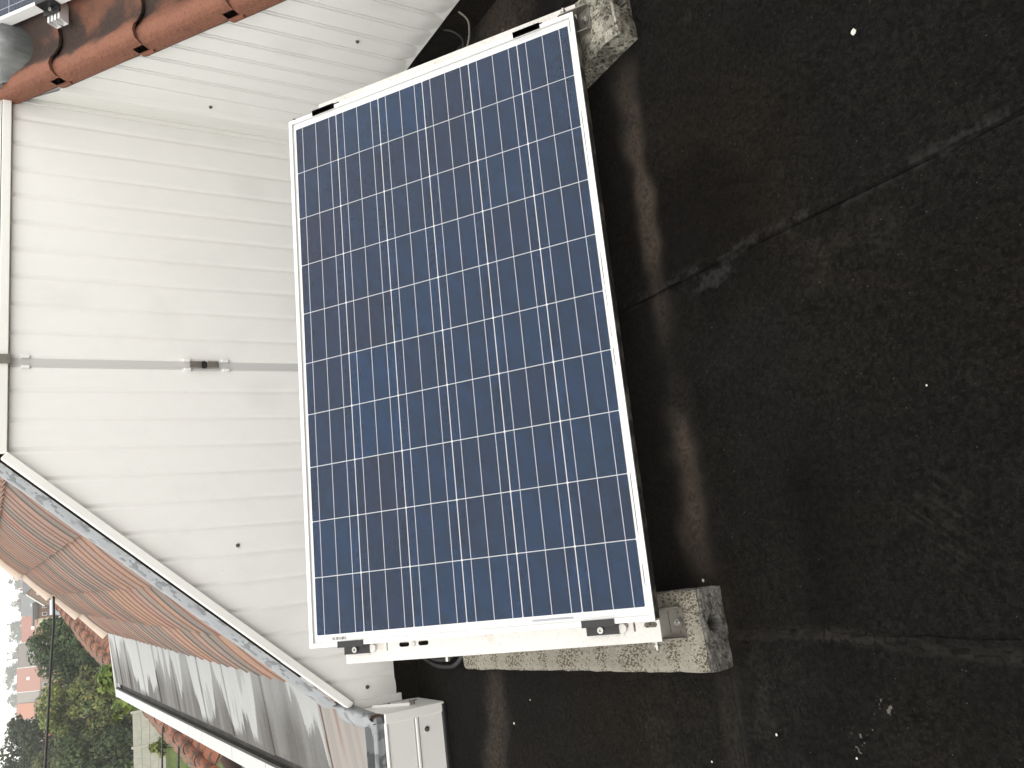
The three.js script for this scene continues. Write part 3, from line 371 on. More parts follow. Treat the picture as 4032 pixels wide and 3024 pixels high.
{
  const t = thing('clay_tile_roof', 'edge of an orange clay tile roof overhanging the right white wall, with dark stained pans, their shading painted in brown', 'roof'); frame(t, [1.94, 1.41, -3.331], [1, 0, 0], [0, 0.6215, -0.7834], [0, 0.7834, 0.6215]);
  const prof = [[-0.028, 0], [-0.034, 0.012], [-0.034, 0.062], [-0.024, 0.082], [0.0, 0.09], [0.025, 0.083], [0.05, 0.066], [0.09, 0.046], [0.13, 0.04], [0.17, 0.05], [0.21, 0.076], [0.245, 0.092], [0.28, 0.088], [0.31, 0.066]];
  const pan = [[0.30, 0.066], [0.34, 0.046], [0.38, 0.04], [0.42, 0.05], [0.46, 0.076], [0.495, 0.092], [0.53, 0.088], [0.56, 0.066]];
  const mats = [0, 1, 2].map((k) => M([1, 1, 1], 0.72, { map: terra([0.225, 0.094, 0.058], [0.04, 0.03, 0.026], 800 + k * 20, 0.52 + 0.02 * k), bumpMap: bumpC, bumpScale: 0.004, specularIntensity: 0.6 }));
  const L = 0.43;
  const tileG = (pr, seed) => { const n = pr.length - 1, P = (u, v, dz) => { const f = u * n, i = Math.min(n - 1, Math.floor(f)), q = f - i, x = mix(pr[i][0], pr[i + 1][0], q), z = mix(pr[i][1], pr[i + 1][1], q); return [x - dz * 0.8, v * L, z + 0.022 * (1 - v) + dz + 0.0015 * (fbm(x * 30, v * 9, seed, 2) - 0.5)]; };
    const ar = pr.map((p, i) => (i ? Math.hypot(p[0] - pr[i - 1][0], p[1] - pr[i - 1][1]) : 0)); for (let i = 1; i < ar.length; i++) ar[i] += ar[i - 1]; const A = (u) => { const f = u * n, i = Math.min(n - 1, Math.floor(f)); return mix(ar[i], ar[i + 1], f - i); };
    const uvf = (u, v) => [A(u) * 1.9 + (seed > 2 ? 0.33 : 0), v * 0.9 + seed * 0.21];
    return merge([grid(n * 3, 8, (u, v) => P(u, v, 0), uvf), grid(n * 3, 8, (u, v) => P(u, v, -0.013), uvf), grid(n * 3, 1, (u, v) => P(u, 0, -0.013 * v), uvf), grid(1, 8, (u, v) => P(0, v, -0.013 * u), uvf)]); };
  const E = tileG(prof, 1), E2 = tileG(prof, 2), Pn = tileG(pan, 3);
  for (let k = -1; k < 5; k++) {
    const y = 0.115 - 0.383 * (k + 1);
    const m = part(t, 'roof_tile', k % 2 ? E : E2, mats[(k + 4) % 3], [0, y, 0]);
    part(m, 'tile_stop', [box(0.022, 0.05, 0.014, -0.03, 0.012, 0.022, 0.002), box(0.05, 0.03, 0.012, 0.0, 0.0, 0.02, 0.002)], mats[(k + 4) % 3]);
    for (let c = 0; c < 4; c++) part(t, 'roof_tile', Pn, mats[(k + c + 5) % 3], [c * 0.255, y, 0]);
  }
  part(t, 'roof_deck', box(1.4, 2.6, 0.03, 0.7, -0.9, 0.0, 0), M([0.26, 0.17, 0.11], 0.9));
  part(t, 'lead_saddle', [grid(24, 16, (u, v) => { const x = mix(-0.005, 0.34, u), y = mix(-0.09, 0.24, v) - 0.05 * Math.sin(u * Math.PI) * (1 - v), bump = 0.075 + 0.05 * Math.sin(Math.PI * clamp(u * 1.1)) * sst(0, 0.4, v + 0.2) + 0.018 * (fbm(u * 5, v * 5, 841, 3) - 0.5); const edge = sst(0, 0.1, v); return [x + 0.02 * (vn(v * 5, u, 843) - 0.5), y, mix(0.05, bump + 0.035, edge)]; }), at(new THREE.SphereGeometry(0.05, 16, 10), 0.03, 0.0, 0.085, 0, 0, 0)], lead);
  part(t, 'gable_core', quads([[[0.02, 0.3, -0.01], [0.02, -2.4, -0.01], [0.02, -2.4, -0.3], [0.02, 0.3, -0.3]]]), whiteSheet);
}
{
  const p2 = thing('solar_panel', 'corner of a second solar panel lying on the clay tile roof', 'solar panel');
  const X = [0, -0.6215, 0.7834], Y = [1, 0, 0], Z = [0, 0.7834, 0.6215]; // long side runs down the slope
  const C0 = [1.94 + 0.2 + 0.4975, 1.41, -3.331], dn = 0.45, up = 0.165; frame(p2, [C0[0], C0[1] + X[1] * dn + Z[1] * up, C0[2] + X[2] * dn + Z[2] * up], X, Y, Z);
  frameBars(0.824, 0.4975, 0.011, 0.038, aluFrame, p2); fillPanel(p2, 99);
  const c = thing('panel_clamp', 'black end clamp on the second solar panel above the clay tiles', 'clamp'); c.position.copy(p2.position); c.quaternion.copy(p2.quaternion);
  const cx = -0.14;
  part(c, 'clamp_body', [box(0.075, 0.016, 0.005, cx, -0.491, 0.003, 0.001), box(0.075, 0.005, 0.04, cx, -0.5005, -0.015, 0.001), box(0.075, 0.03, 0.007, cx, -0.513, -0.034, 0.001)], blackAno);
  part(c, 'bolt', hexBolt(0.007, 0.008).translate(cx, -0.512, -0.03), steel);
  const r = thing('mounting_rail', 'double channel rail end sticking out under the second solar panel', 'mounting rail'); r.position.copy(p2.position); r.quaternion.copy(p2.quaternion);
  for (const o of [-0.016, 0.016]) part(r, 'channel', [box(0.0025, 0.3, 0.038, cx + o - 0.011, -0.4, -0.06, 0), box(0.0025, 0.3, 0.038, cx + o + 0.011, -0.4, -0.06, 0), box(0.024, 0.3, 0.0025, cx + o, -0.4, -0.079, 0), box(0.008, 0.3, 0.0025, cx + o - 0.008, -0.4, -0.041, 0), box(0.008, 0.3, 0.0025, cx + o + 0.008, -0.4, -0.041, 0)], aluFrame);
}

/* ---------- the neighbouring house on the left: tiled slope, stained zinc gutter roof, white coping ---------- */
{
  const h = thing('terraced_house', 'neighbouring house with a pink clay tile slope and a stained zinc gutter roof', 'house');
  const P0 = [-0.3286, 0.441, -3.42], DX = [-0.025, 0, 0.9997], S = [0.6628, 0.7486, 0.0166], Nn = [-0.7484, 0.6630, -0.0187];
  const mDeck = M([0.24, 0.16, 0.11], 0.9);
  const roofM = new THREE.Mesh(box(6.2, 1.68, 0.02, -3.05, 0.84, -0.03, 0), mDeck); roofM.name = 'roof'; frame(roofM, P0, DX, S, Nn); h.add(roofM);
  const tones = [[0.3, 0.196, 0.158], [0.28, 0.193, 0.16], [0.235, 0.187, 0.16], [0.315, 0.197, 0.146], [0.2, 0.168, 0.147], [0.295, 0.18, 0.145]];
  const sp = tex(256, 256, (u, v) => { const a = fbm(u * 4, v * 4, 901, 3, 4), f = hsh(Math.floor(u * 256), Math.floor(v * 256), 903), k = 0.84 + 0.28 * a + 0.16 * (f - 0.5); return [k * 0.92, k * 0.92, k * 0.92]; });
  const mats = tones.map((c) => M(c, 0.85, { map: sp, specularIntensity: 0.4 }));
  const p = 0.1925, Lt = 0.37, gauge = 0.327;
  const PT = [[0, 0], [0.03, 0.022], [0.1, 0.036], [0.15, 0.041], [0.24, 0.0415], [0.248, 0.0355], [0.29, 0.0345], [0.36, 0.036], [0.5, 0.031], [0.68, 0.024], [0.85, 0.012], [1, 0.0]], prof = (t) => { let i = 1; while (i < PT.length - 1 && PT[i][0] < t) i++; return mix(PT[i - 1][1], PT[i][1], clamp((t - PT[i - 1][0]) / (PT[i][0] - PT[i - 1][0]))); };
  const tg = [0, 1, 2].map((s) => { const P = (u, v, dz) => [(u - 1) * p, v * Lt, prof(u) * (1 - 0.12 * v) + 0.02 * (1 - v) + 0.012 * (1 - (2 * v - 1) ** 2) + dz]; const uvf = (u, v) => [u * 0.6 + s * 0.31, v * 1.2 + s * 0.17]; const n = PT.length - 1, C = (u) => PT[Math.round(u * n)][0]; const cut = (a, b) => grid(b - a, 8, (u, v) => P(PT[Math.round(a + u * (b - a))][0], v, 0), uvf); return merge([cut(0, 4), cut(4, 5), cut(5, n), grid(n, 1, (u, v) => P(C(u), 0, -0.016 * v), uvf)]); });
  const rr = rng(61); 
  for (let r = 0; r < 5; r++) for (let c = 0; c < 32; c++) { const k = Math.floor(rr() * 6); const m = part(roofM, 'roof_tile', tg[Math.floor(rr() * 3)], mats[k], [0.035 - c * p + (rr() - 0.5) * 0.004, r * gauge + (rr() - 0.5) * 0.006, (rr() - 0.5) * 0.004]); m.rotation.z = (rr() - 0.5) * 0.008; }
  const creamT = M([0.58, 0.47, 0.39], 0.85, { map: sp });
  for (let r = 0; r < 5; r++) part(roofM, 'verge_tile', grid(10, 8, (u, v) => { const a = Math.PI * (u * 1.1 - 0.05), rad = 0.075 - 0.012 * v; return [-6.17 - Math.cos(a) * rad, r * gauge + v * Lt, 0.01 + Math.sin(a) * rad + 0.03 * (1 - v) + 0.012]; }), creamT);
  const ridge = grid(60, 8, (u, v) => { const a = Math.PI * v; return [mix(0.1, -6.2, u), 1.68 + 0.1 * Math.cos(a), 0.02 + 0.06 * Math.sin(a)]; }); part(roofM, 'ridge', ridge, mats[4]);
  // far slope, walls
  const brickM = M([0.24, 0.115, 0.08], 0.9);
  part(h, 'rear_slope', quads([[[0.78, 1.65, -3.45], [3.2, 1.1, -3.45], [3.2, 1.1, -9.5], [0.64, 1.65, -9.5]]]), mats[4]);
  part(h, 'gable_wall', at(extr(poly([[-0.3, -5.2], [3.1, -5.2], [3.1, 1.0], [0.74, 1.48], [-0.3, 0.34]]), 0.2), 0, 0, -3.66), brickM);
  part(h, 'far_gable_wall', at(extr(poly([[-0.25, -5.2], [3.1, -5.2], [3.1, 1.0], [0.62, 1.34], [-0.25, 0.36]]), 0.2), 0, 0, -9.55), brickM);
  part(h, 'side_wall', [box(0.25, 5.4, 8.1, -0.86, -2.62, -7.4, 0), box(2.5, 5.4, 0.25, -2.1, -2.62, -3.32, 0)], brickM);
  // zinc sheets with black run-off stains
  const zy = (x) => 0.3385 + 0.15 * x;
  const zt = tex(1536, 256, (u, v) => {   // u: from z = -3.1 to -11.3, v: from the eave to the outer edge
    const z = -3.1 - u * 8.2, d = 1 - v, f = fbm(u * 500, v * 90, 921, 2), str = fbm(z * 9, v * 1.2, 925, 4), str2 = fbm(z * 26, v * 1.6, 929, 3);
    const finger = fbm(z * 1.9, 3, 931, 3), thin = fbm(z * 8.5, v * 0.5, 935, 3), reach = clamp((finger - 0.4) * 2.4 + 0.7 * (thin - 0.5) + 0.42 * sst(-6.4, -4.8, z) + 0.06, 0.04, 0.85);
    let st = sst(0.04, -0.06, d - reach - 0.2 * (str2 - 0.5) - 0.06 * (f - 0.5)) * (0.85 + 0.7 * (str - 0.4)) * (0.55 + 0.45 * sst(0.7, 0.15, d));
    st = Math.max(st, 0.35 * sst(0.7, 0.78, str) * sst(0.9, 0.6, d)); st = Math.max(st, sst(0.14, 0.03, d + 0.08 * (str2 - 0.5)) * 0.9);
    let c = [0.31, 0.315, 0.31].map((q) => q * (0.88 + 0.14 * str2 + 0.06 * f)); const dk = [0.045, 0.039, 0.034];
    const rust = sst(-3.81, -3.79, z); if (rust > 0) { const b = fbm(z * 5, v * 4, 941, 4); c = c.map((q, i) => mix(q, mix([0.235, 0.21, 0.19][i] * (0.75 + 0.5 * str2), [0.15, 0.068, 0.047][i], sst(0.42, 0.58, b + 0.5 * (z + 3.42))), rust)); st *= 1 - 0.85 * rust; }
    return c.map((q, i) => mix(q, dk[i] * (0.7 + 0.6 * f), clamp(st)));
  }, false);
  const zm = M([1, 1, 1], 0.6, { map: zt, specularIntensity: 0.6 });
  const js = [-3.19, -3.8, -4.73, -5.6, -6.34, -7.34, -8.18, -9.02, -9.97, -10.7, -11.2], zr = rng(88);
  for (let i = 0; i + 1 < js.length; i++) {
    const x0 = i ? -0.225 : -0.36, x1 = i ? -0.846 + 0.012 * (zr() - 0.5) + (i > 2 ? 0.012 : 0) : -3, sag = 0.003 + 0.004 * zr();
    const f = (u, v) => { const z = mix(js[i] + 0.02, js[i + 1], u), x = mix(i ? x0 : -0.36 - 0.16 * sst(-3.55, -3.44, z), x1, v); return [x, zy(i ? x : Math.max(x, -0.95)) + 0.004 * (1 - u) - sag * Math.sin(Math.PI * u) * Math.sin(Math.PI * v) + (u > 0.97 ? 0.007 : 0), z]; };
    part(h, 'zinc_sheet', [grid(32, 12, f, (u, v, q) => [(-3.1 - q[2]) / 8.2, clamp((-0.225 - q[0]) / (i ? 0.63 : 2.9))]), grid(32, 1, (u, v) => { const q = f(u, 1); return [q[0], q[1] - 0.03 * v, q[2]]; }, (u, v, q) => [(-3.1 - q[2]) / 8.2, 0.99])], zm);
  }
  const mossy = M([1, 1, 1], 0.9, { map: tex(256, 256, (u, v) => { const a = fbm(u * 14, v * 14, 951, 4, 14); const k = 0.028 + 0.05 * a * a; return [k, k * 0.93, k * 0.86]; }) });
  part(h, 'gutter', [box(0.14, 0.01, 7.8, -0.88, 0.165, -7.6, 0), box(0.016, 0.05, 7.8, -0.908, 0.18, -7.6, 0)], mossy);
  const cop = M([0.45, 0.455, 0.45], 0.5), cps = [-3.3, -4.23, -4.96, -5.73, -6.61, -7.1, -8.0, -8.74, -9.59, -10.49, -11.45];
  for (let i = 0; i + 1 < cps.length; i++) part(h, 'coping_piece', box(0.088, 0.09, cps[i] - cps[i + 1] - 0.009, -0.959, 0.158, (cps[i] + cps[i + 1]) / 2, 0.004), cop);
  part(h, 'coping_piece', box(0.7, 0.09, 0.07, -0.655, 0.19, -11.45, 0.004, 0, 0, 0.1), cop);
  part(h, 'end_gutter', [box(0.56, 0.01, 0.27, -0.61, 0.214, -11.28, 0, 0, 0, 0.1)], zinc);
}

/* ---------- terrain ---------- */
const gy = (x, z) => { const d = -z; let y = -5; if (d > 60) y -= 14 * sst(60, 320, d); if (d > 320) y -= (d - 320) * 0.012; return y + (d > 40 ? 0.5 * (fbm(x * 0.05, z * 0.05, 961, 3) - 0.5) : 0); };
ground('ground', grid(90, 120, (u, v) => { const x = Math.sign(u - 0.5) * (Math.abs(u - 0.5) * 2) ** 2.2 * 460, z = 30 - (v ** 2) * 690; return [x, gy(x, z), z]; }, (u, v, q) => [q[0] * 0.25, q[2] * 0.25]), M([1, 1, 1], 1, { map: tex(512, 512, (u, v) => { const a = fbm(u * 6, v * 6, 965, 4, 6), f = fbm(u * 90, v * 90, 969, 2, 90); const k = (0.7 + 0.5 * a) * (0.6 + 0.8 * f); return [0.085 * k, 0.115 * k, 0.034 * k]; }), specularIntensity: 0.2 }));
{ const g = box(5.3, 4.95, 5.5, -0.68, -2.53, -0.56, 0); part(roof, 'building_wall', g, M([0.3, 0.16, 0.11], 0.9)); }

/* ---------- low outbuilding roof beyond the coping ---------- */
{
  const t = thing('clay_tile_outbuilding', 'outbuilding with a mossy orange clay tile roof and round ridge tiles beyond the white coping', 'outbuilding');
  const A = [0.26, 0.4, -18.7], B = [-1.9, -0.62, -10.4], d = new THREE.Vector3(B[0] - A[0], B[1] - A[1], B[2] - A[2]), len = d.length(); d.normalize();
  const side = new THREE.Vector3(-d.z, 0, d.x).normalize().multiplyScalar(-1), up = new THREE.Vector3().crossVectors(d, side); if (up.y < 0) up.negate(); // side points to the left
  if (side.x > 0) side.negate();
  const org = tex(256, 256, (u, v) => { const a = fbm(u * 5, v * 5, 971, 4, 5), f = fbm(u * 60, v * 60, 975, 2, 60), m = sst(0.5, 0.64, a); return [mix(0.27, 0.11, m) * (0.7 + 0.6 * f), mix(0.098, 0.06, m) * (0.7 + 0.6 * f), mix(0.054, 0.042, m) * (0.7 + 0.6 * f)]; });
  const tm = [[1, 1, 1], [0.85, 0.9, 0.95], [1.0, 0.8, 0.75], [0.7, 0.75, 0.8]].map((c) => M(c, 0.85, { map: org })), brown = [[0.26, 0.15, 0.11], [0.3, 0.18, 0.13], [0.22, 0.14, 0.11]].map((c) => M(c, 0.9, { map: org })); brown.forEach((m, i) => m.color.setRGB(0.62 + 0.12 * i, 0.95, 1.0));
  const slope = (sgn, ang, w, rows, mats, nm, seed) => {
    const dn = side.clone().multiplyScalar(sgn * Math.cos(ang)).addScaledVector(up, -Math.sin(ang)).normalize(), nr = side.clone().multiplyScalar(sgn * Math.sin(ang)).addScaledVector(up, Math.cos(ang)).normalize();
    const ex = d.clone(), ey = dn.clone().negate(), ez = new THREE.Vector3().crossVectors(ex, ey); const flip = ez.dot(nr) < 0; if (flip) ex.negate();
    const m = new THREE.Mesh(box(len, w, 0.02, (flip ? -1 : 1) * len / 2, -w / 2, -0.02, 0), M([0.24, 0.16, 0.11], 0.9)); m.name = nm; frame(m, A, ex.toArray(), ey.toArray(), nr.toArray()); t.add(m);
    const n = 23, p = len / n, rr = rng(seed), gl = w / rows; const g = merge([grid(8, 3, (u, v) => [(u - 0.5) * p, -gl * 1.12 * (1 - v), 0.02 * (Math.sin(Math.PI * u) ** 0.8) + 0.02 * (1 - v)]), grid(8, 1, (u, v) => [(u - 0.5) * p, -gl * 1.12, 0.02 * (Math.sin(Math.PI * u) ** 0.8) + 0.02 - 0.016 * v])]);
    for (let r = 0; r < rows; r++) for (let c = 0; c < n; c++) { const k = part(m, 'roof_tile', g, mats[Math.floor(rr() * mats.length)], [(flip ? -1 : 1) * (c + 0.5) * p, -r * gl, (rr() - 0.5) * 0.012]); k.rotation.z = (rr() - 0.5) * 0.03; }
  };
  slope(1, 0.5, 0.78, 2, brown, 'left_slope', 5); slope(-1, 0.5, 1.0, 3, tm, 'right_slope', 6);
  const nR = 22, g = grid(12, 6, (u, v) => { const a = Math.PI * u, r = 0.085 - 0.014 * v; return [Math.cos(a) * r, v * 0.38, Math.sin(a) * r - 0.02]; }), cap = at(new THREE.CircleGeometry(0.085, 12), 0, 0, -0.02, Math.PI / 2), gg = merge([g, cap]), rr = rng(9);
  for (let k = 0; k < nR; k++) { const o = part(t, 'ridge_tile', gg, rr() < 0.55 ? tm[0] : brown[2]); const b = A.map((q, i) => q + d.getComponent(i) * (k + 1) * len / nR); frame(o, b, side.clone().negate().toArray(), d.clone().negate().toArray(), up.toArray()); }
  const e0 = (s, w, ang) => A.map((q, i) => q + side.getComponent(i) * s * Math.cos(ang) * w + up.getComponent(i) * -Math.sin(ang) * w), e1 = (s, w, ang) => B.map((q, i) => q + side.getComponent(i) * s * Math.cos(ang) * w + up.getComponent(i) * -Math.sin(ang) * w);
  part(t, 'edge_board', [bar(e0(1, 0.82, 0.5), e1(1, 0.82, 0.5), 0.025)], whiteTrim);
  part(t, 'end_gutter', [bar(e1(1, 0.75, 0.5), e1(-1, 0.95, 0.5), 0.05)], zinc);
  part(t, 'wall', [bar([A[0], A[1] - 0.7, A[2]].map((q, i) => q), [A[0], -5.5, A[2]], 0.5, 0.5, 4), at(new THREE.BoxGeometry(1.2, 6, 8.0), -0.85, -4.1, -14.6, 0, Math.atan2(d.x, d.z), 0)], M([0.2, 0.1, 0.075], 0.9));
}

/* ---------- unseen brick wall added behind the camera to shade the lower panel edge ---------- */
{ const t = thing('added_brick_wall', 'unseen dark brick wall added behind the camera to shade the panel edge', 'wall', [0, 0, 1.5]); part(t, 'wall', box(9, 2.3, 0.3, 0, 1.1, 0, 0.01), M([0.11, 0.06, 0.045], 0.9)); part(t, 'coping', box(9, 0.06, 0.4, 0, 2.28, 0, 0.01), M([0.2, 0.19, 0.18], 0.8)); }

/* ---------- trees and shrubs ---------- */
function crownGeo(c, r, n, size, cols, seed, clumps = 60, fill = 0.55) {
  const rr = rng(seed), P = new Float32Array(n * 18), Cc = new Float32Array(n * 18), cl = [];
  for (let k = 0; k < clumps; k++) { const a = rr() * 6.283, z = rr() * 2 - 1, q = Math.sqrt(1 - z * z), R = (fill + (1 - fill) * rr()) * (0.82 + 0.3 * rr()); cl.push([c[0] + r[0] * R * q * Math.cos(a), c[1] + r[1] * R * z, c[2] + r[2] * R * q * Math.sin(a), 0.16 + 0.16 * rr(), rr()]); }
  const m = Math.min(...r);
  for (let i = 0; i < n; i++) {
    const k = cl[Math.floor(rr() * clumps)], a = rr() * 6.283, z = rr() * 2 - 1, q = Math.sqrt(1 - z * z), R = k[3] * m * (0.55 + 0.6 * Math.cbrt(rr()));
    const nx = q * Math.cos(a), nyy = z, nz = q * Math.sin(a), px = k[0] + nx * R, py = k[1] + nyy * R * 0.85, pz = k[2] + nz * R, s = size * (0.6 + 0.8 * rr());
    const t = new THREE.Vector3(rr() - 0.5, rr() - 0.7, rr() - 0.5).normalize(), nn = new THREE.Vector3(nx + (rr() - 0.5) * 1.1, nyy + 0.5 + (rr() - 0.5) * 0.8, nz + (rr() - 0.5) * 1.1).normalize(), b = new THREE.Vector3().crossVectors(nn, t).normalize(); t.crossVectors(b, nn);
    const v = [[0, 0], [0.5, 0.34], [1, 0], [0.5, -0.34]].map(([e, f]) => [px + t.x * s * e + b.x * s * f + nn.x * Math.abs(f) * s * 0.2, py + t.y * s * e + b.y * s * f + nn.y * Math.abs(f) * s * 0.2, pz + t.z * s * e + b.z * s * f + nn.z * Math.abs(f) * s * 0.2]);
    [0, 1, 2, 0, 2, 3].forEach((w, j) => P.set(v[w], i * 18 + j * 3));
    const col = cols[Math.min(cols.length - 1, Math.floor((k[4] * 0.65 + rr() * 0.35) * cols.length))], g = 0.75 + 0.5 * rr(); for (let j = 0; j < 6; j++) Cc.set([col[0] * g * 1.35, col[1] * g * 1.35, col[2] * g * 1.3], i * 18 + j * 3);
  }
  const g = new THREE.BufferGeometry(); g.setAttribute('position', new THREE.BufferAttribute(P, 3)); g.setAttribute('color', new THREE.BufferAttribute(Cc, 3)); g.computeVertexNormals(); return g;
}
const leafM = M([1, 1, 1], 0.8, { vertexColors: true, transmission: 0.25, thickness: 0, specularIntensity: 0.5 }); const barkM = M([0.07, 0.055, 0.042], 0.95);
function tree(name, label, base, c, r, n, size, cols, seed, o = {}) {
  const t = thing(name, label, o.cat || 'tree', base, o.group); const L = c.map((q, i) => q - base[i]);
  part(t, o.plant ? 'leaves' : 'crown', crownGeo(L, r, n, size, cols, seed, o.clumps, o.fill), leafM);
  const rr = rng(seed + 5), tr = o.tr || Math.max(0.05, r[1] * 0.06), gs = [bar([0, -0.3, 0], [L[0] * 0.7, L[1] - r[1] * 0.3, L[2] * 0.7], tr, tr * 0.6)];
  for (let k = 0; k < (o.limbs ?? 7); k++) { const a = rr() * 6.283, h = 0.25 + 0.6 * rr(); gs.push(bar([L[0] * 0.7 * h, mix(0, L[1] - r[1] * 0.3, h), L[2] * 0.7 * h], [L[0] + r[0] * 0.7 * Math.cos(a), L[1] + r[1] * (rr() * 1.1 - 0.4), L[2] + r[2] * 0.7 * Math.sin(a)], tr * 0.42, tr * 0.1, 6)); }
  part(t, o.plant ? 'stem' : 'trunk', gs, barkM);
}
const G1 = [[0.022, 0.04, 0.018], [0.036, 0.06, 0.023], [0.055, 0.082, 0.028], [0.028, 0.048, 0.022]], G2 = [[0.13, 0.16, 0.04], [0.09, 0.125, 0.034], [0.17, 0.165, 0.05], [0.05, 0.08, 0.026], [0.15, 0.14, 0.05], [0.03, 0.05, 0.02]], G3 = [[0.03, 0.042, 0.021], [0.04, 0.052, 0.026], [0.025, 0.036, 0.02]], G4 = [[0.04, 0.062, 0.025], [0.058, 0.08, 0.031], [0.03, 0.047, 0.021], [0.075, 0.092, 0.036]], GH = [[0.03, 0.04, 0.024], [0.04, 0.05, 0.03]], GO = [[0.09, 0.095, 0.035], [0.065, 0.075, 0.028]];
tree('broadleaf_tree', 'dark green broadleaf tree nearest the pink tile roof, its top pale green', [-1.4, -5, -47], [-1.25, -2.3, -47], [1.75, 2.3, 1.8], 15000, 0.17, [...G1, ...G1, [0.09, 0.12, 0.04], [0.07, 0.1, 0.03]], 11, { clumps: 90 });
tree('broadleaf_tree', 'yellow green tree in the middle of the garden, between two darker trees', [-4.1, -5, -45], [-4.0, -2.3, -45], [1.35, 2.35, 1.4], 12000, 0.16, G2, 13, { clumps: 80 });
tree('broadleaf_tree', 'tall dark grey green tree rising above the others against the white sky', [-7.4, -5, -62], [-7.5, -1.6, -62], [2.0, 2.75, 2.2], 16000, 0.2, G3, 17, { clumps: 100 });
tree('broadleaf_tree', 'dense green tree behind the concrete panel fence, at the lower edge of the photo', [-6.6, -5, -45], [-6.4, -2.75, -45], [1.75, 2.0, 1.6], 15000, 0.16, G4, 19, { clumps: 90 });
tree('broadleaf_tree', 'small olive tree with yellowing leaves in the corner below the tall dark tree', [-8.5, -5, -57], [-8.6, -1.9, -57], [1.1, 1.6, 1.2], 6000, 0.17, GO, 23, { clumps: 50 });
tree('dark_shrub', 'dark green clipped shrub just behind the end of the concrete panel fence', [-3.6, -5, -43], [-3.55, -4.0, -43], [0.75, 1.0, 0.7], 4500, 0.12, [[0.012, 0.026, 0.02], [0.018, 0.034, 0.022]], 29, { cat: 'shrub', clumps: 40, limbs: 4 });
tree('leafy_plant', 'bright green feathery plant growing up beside the white coping', [-1.4, -5, -14.2], [-1.07, -0.37, -14.3], [0.42, 0.52, 0.38], 1800, 0.11, [[0.1, 0.145, 0.034], [0.14, 0.18, 0.045], [0.06, 0.1, 0.026]], 31, { cat: 'plant', plant: true, clumps: 40, limbs: 6, tr: 0.02, fill: 0.2 });
tree('leafy_plant', 'small yellow green conifer tuft poking up in front of the concrete panel fence', [-4.6, -5, -30], [-4.35, -3.1, -30], [0.28, 0.36, 0.3], 700, 0.12, [[0.13, 0.15, 0.04], [0.09, 0.12, 0.03]], 37, { cat: 'plant', plant: true, clumps: 16, limbs: 3, tr: 0.03, fill: 0.2 });
[[[11, -260], 3.4, -3.6, 'hazy round tree behind the darkest slate roof, by the pink tile edge'], [[4.5, -262], 2.8, -4.2, 'hazy tree behind the pale grey slate roof'], [[-2, -255], 3.6, -2.9, 'hazy tree behind the first red roof, beside a pole'], [[-8.5, -270], 2.6, -4.2, 'faint hazy tree behind the brown roof and the two thin poles'], [[-13.6, -250], 4.4, -1.6, 'tall ragged hazy tree behind the second red roof'], [[-19.5, -252], 3.4, -3.0, 'hazy tree behind the last small orange roof'], [[-25, -250], 3.0, -4.0, 'hazy low tree at the edge of the photo behind the tall dark tree']]
  .map(([[x, z], rad, top, label]) => { const k = 2.3; return [[x * k, z * k], rad * k, 1.5 + (top - 1.5) * k, label]; }).forEach(([[x, z], rad, top, label], i) => tree('distant_tree', label, [x, gy(x, z), z], [x, top - rad * 1.05, z], [rad, rad * 1.1, rad * 0.7], 3600, 1.15, GH, 41 + i, { clumps: 46, limbs: 3 }));

/* ---------- concrete panel fence, cables, poles ---------- */
{
  const f = thing('concrete_panel_fence', 'pale precast concrete panel fence in the garden below, partly hidden by the tile roof', 'fence');
  const cm = [0, 1].map((s) => M([1, 1, 1], 0.9, { map: tex(256, 128, (u, v) => { const a = fbm(u * 6, v * 3, 981 + s, 4), b = fbm(u * 40, v * 2, 985 + s, 3); const k = 0.44 + 0.14 * (a - 0.5) - 0.07 * sst(0.55, 0.8, b); return [k, k * 0.965, k * 0.85]; }) }));
  const x0 = -4.37; for (let b = 0; b < 4; b++) { const xa = x0 - b * 1.42; for (let r = 0; r < 4; r++) part(f, 'panel', box(1.34, 0.315, 0.05, xa - 0.71, -3.93 - r * 0.325, -41 + 0.01 * ((b + r) % 2), 0.008), cm[(b + r) % 2]); part(f, 'post', box(0.1, 1.5, 0.12, xa, -4.45, -41, 0.01), cm[0]); }
}
solo('power_line', 'thick black overhead cable crossing in front of the trees', 'cable', tube([[0.6, 0.98, -9.8], [0.16, 0.955, -9.5], [-0.5, 1.03, -8.75], [-1.15, 1.11, -8], [-2, 1.22, -7]], 0.0105, 60, 8), rubber);
solo('overhead_wire', 'thin dark wire in front of the outbuilding tiles, nearer the concrete fence', 'cable', tube([[-1.12, -0.5, -12.6], [-1.38, -0.42, -12.16], [-1.89, -0.24, -11.2], [-2.56, -0.07, -10.2]], 0.011, 40, 6), rubber);
solo('overhead_wire', 'thin dark wire in front of the end of the outbuilding roof, nearer the coping', 'cable', tube([[-1.2, -0.64, -12.6], [-1.49, -0.55, -11.84], [-1.89, -0.39, -11.04], [-2.56, -0.13, -9.9]], 0.0125, 40, 6), rubber);
const poleM = M([0.16, 0.155, 0.15], 0.8);
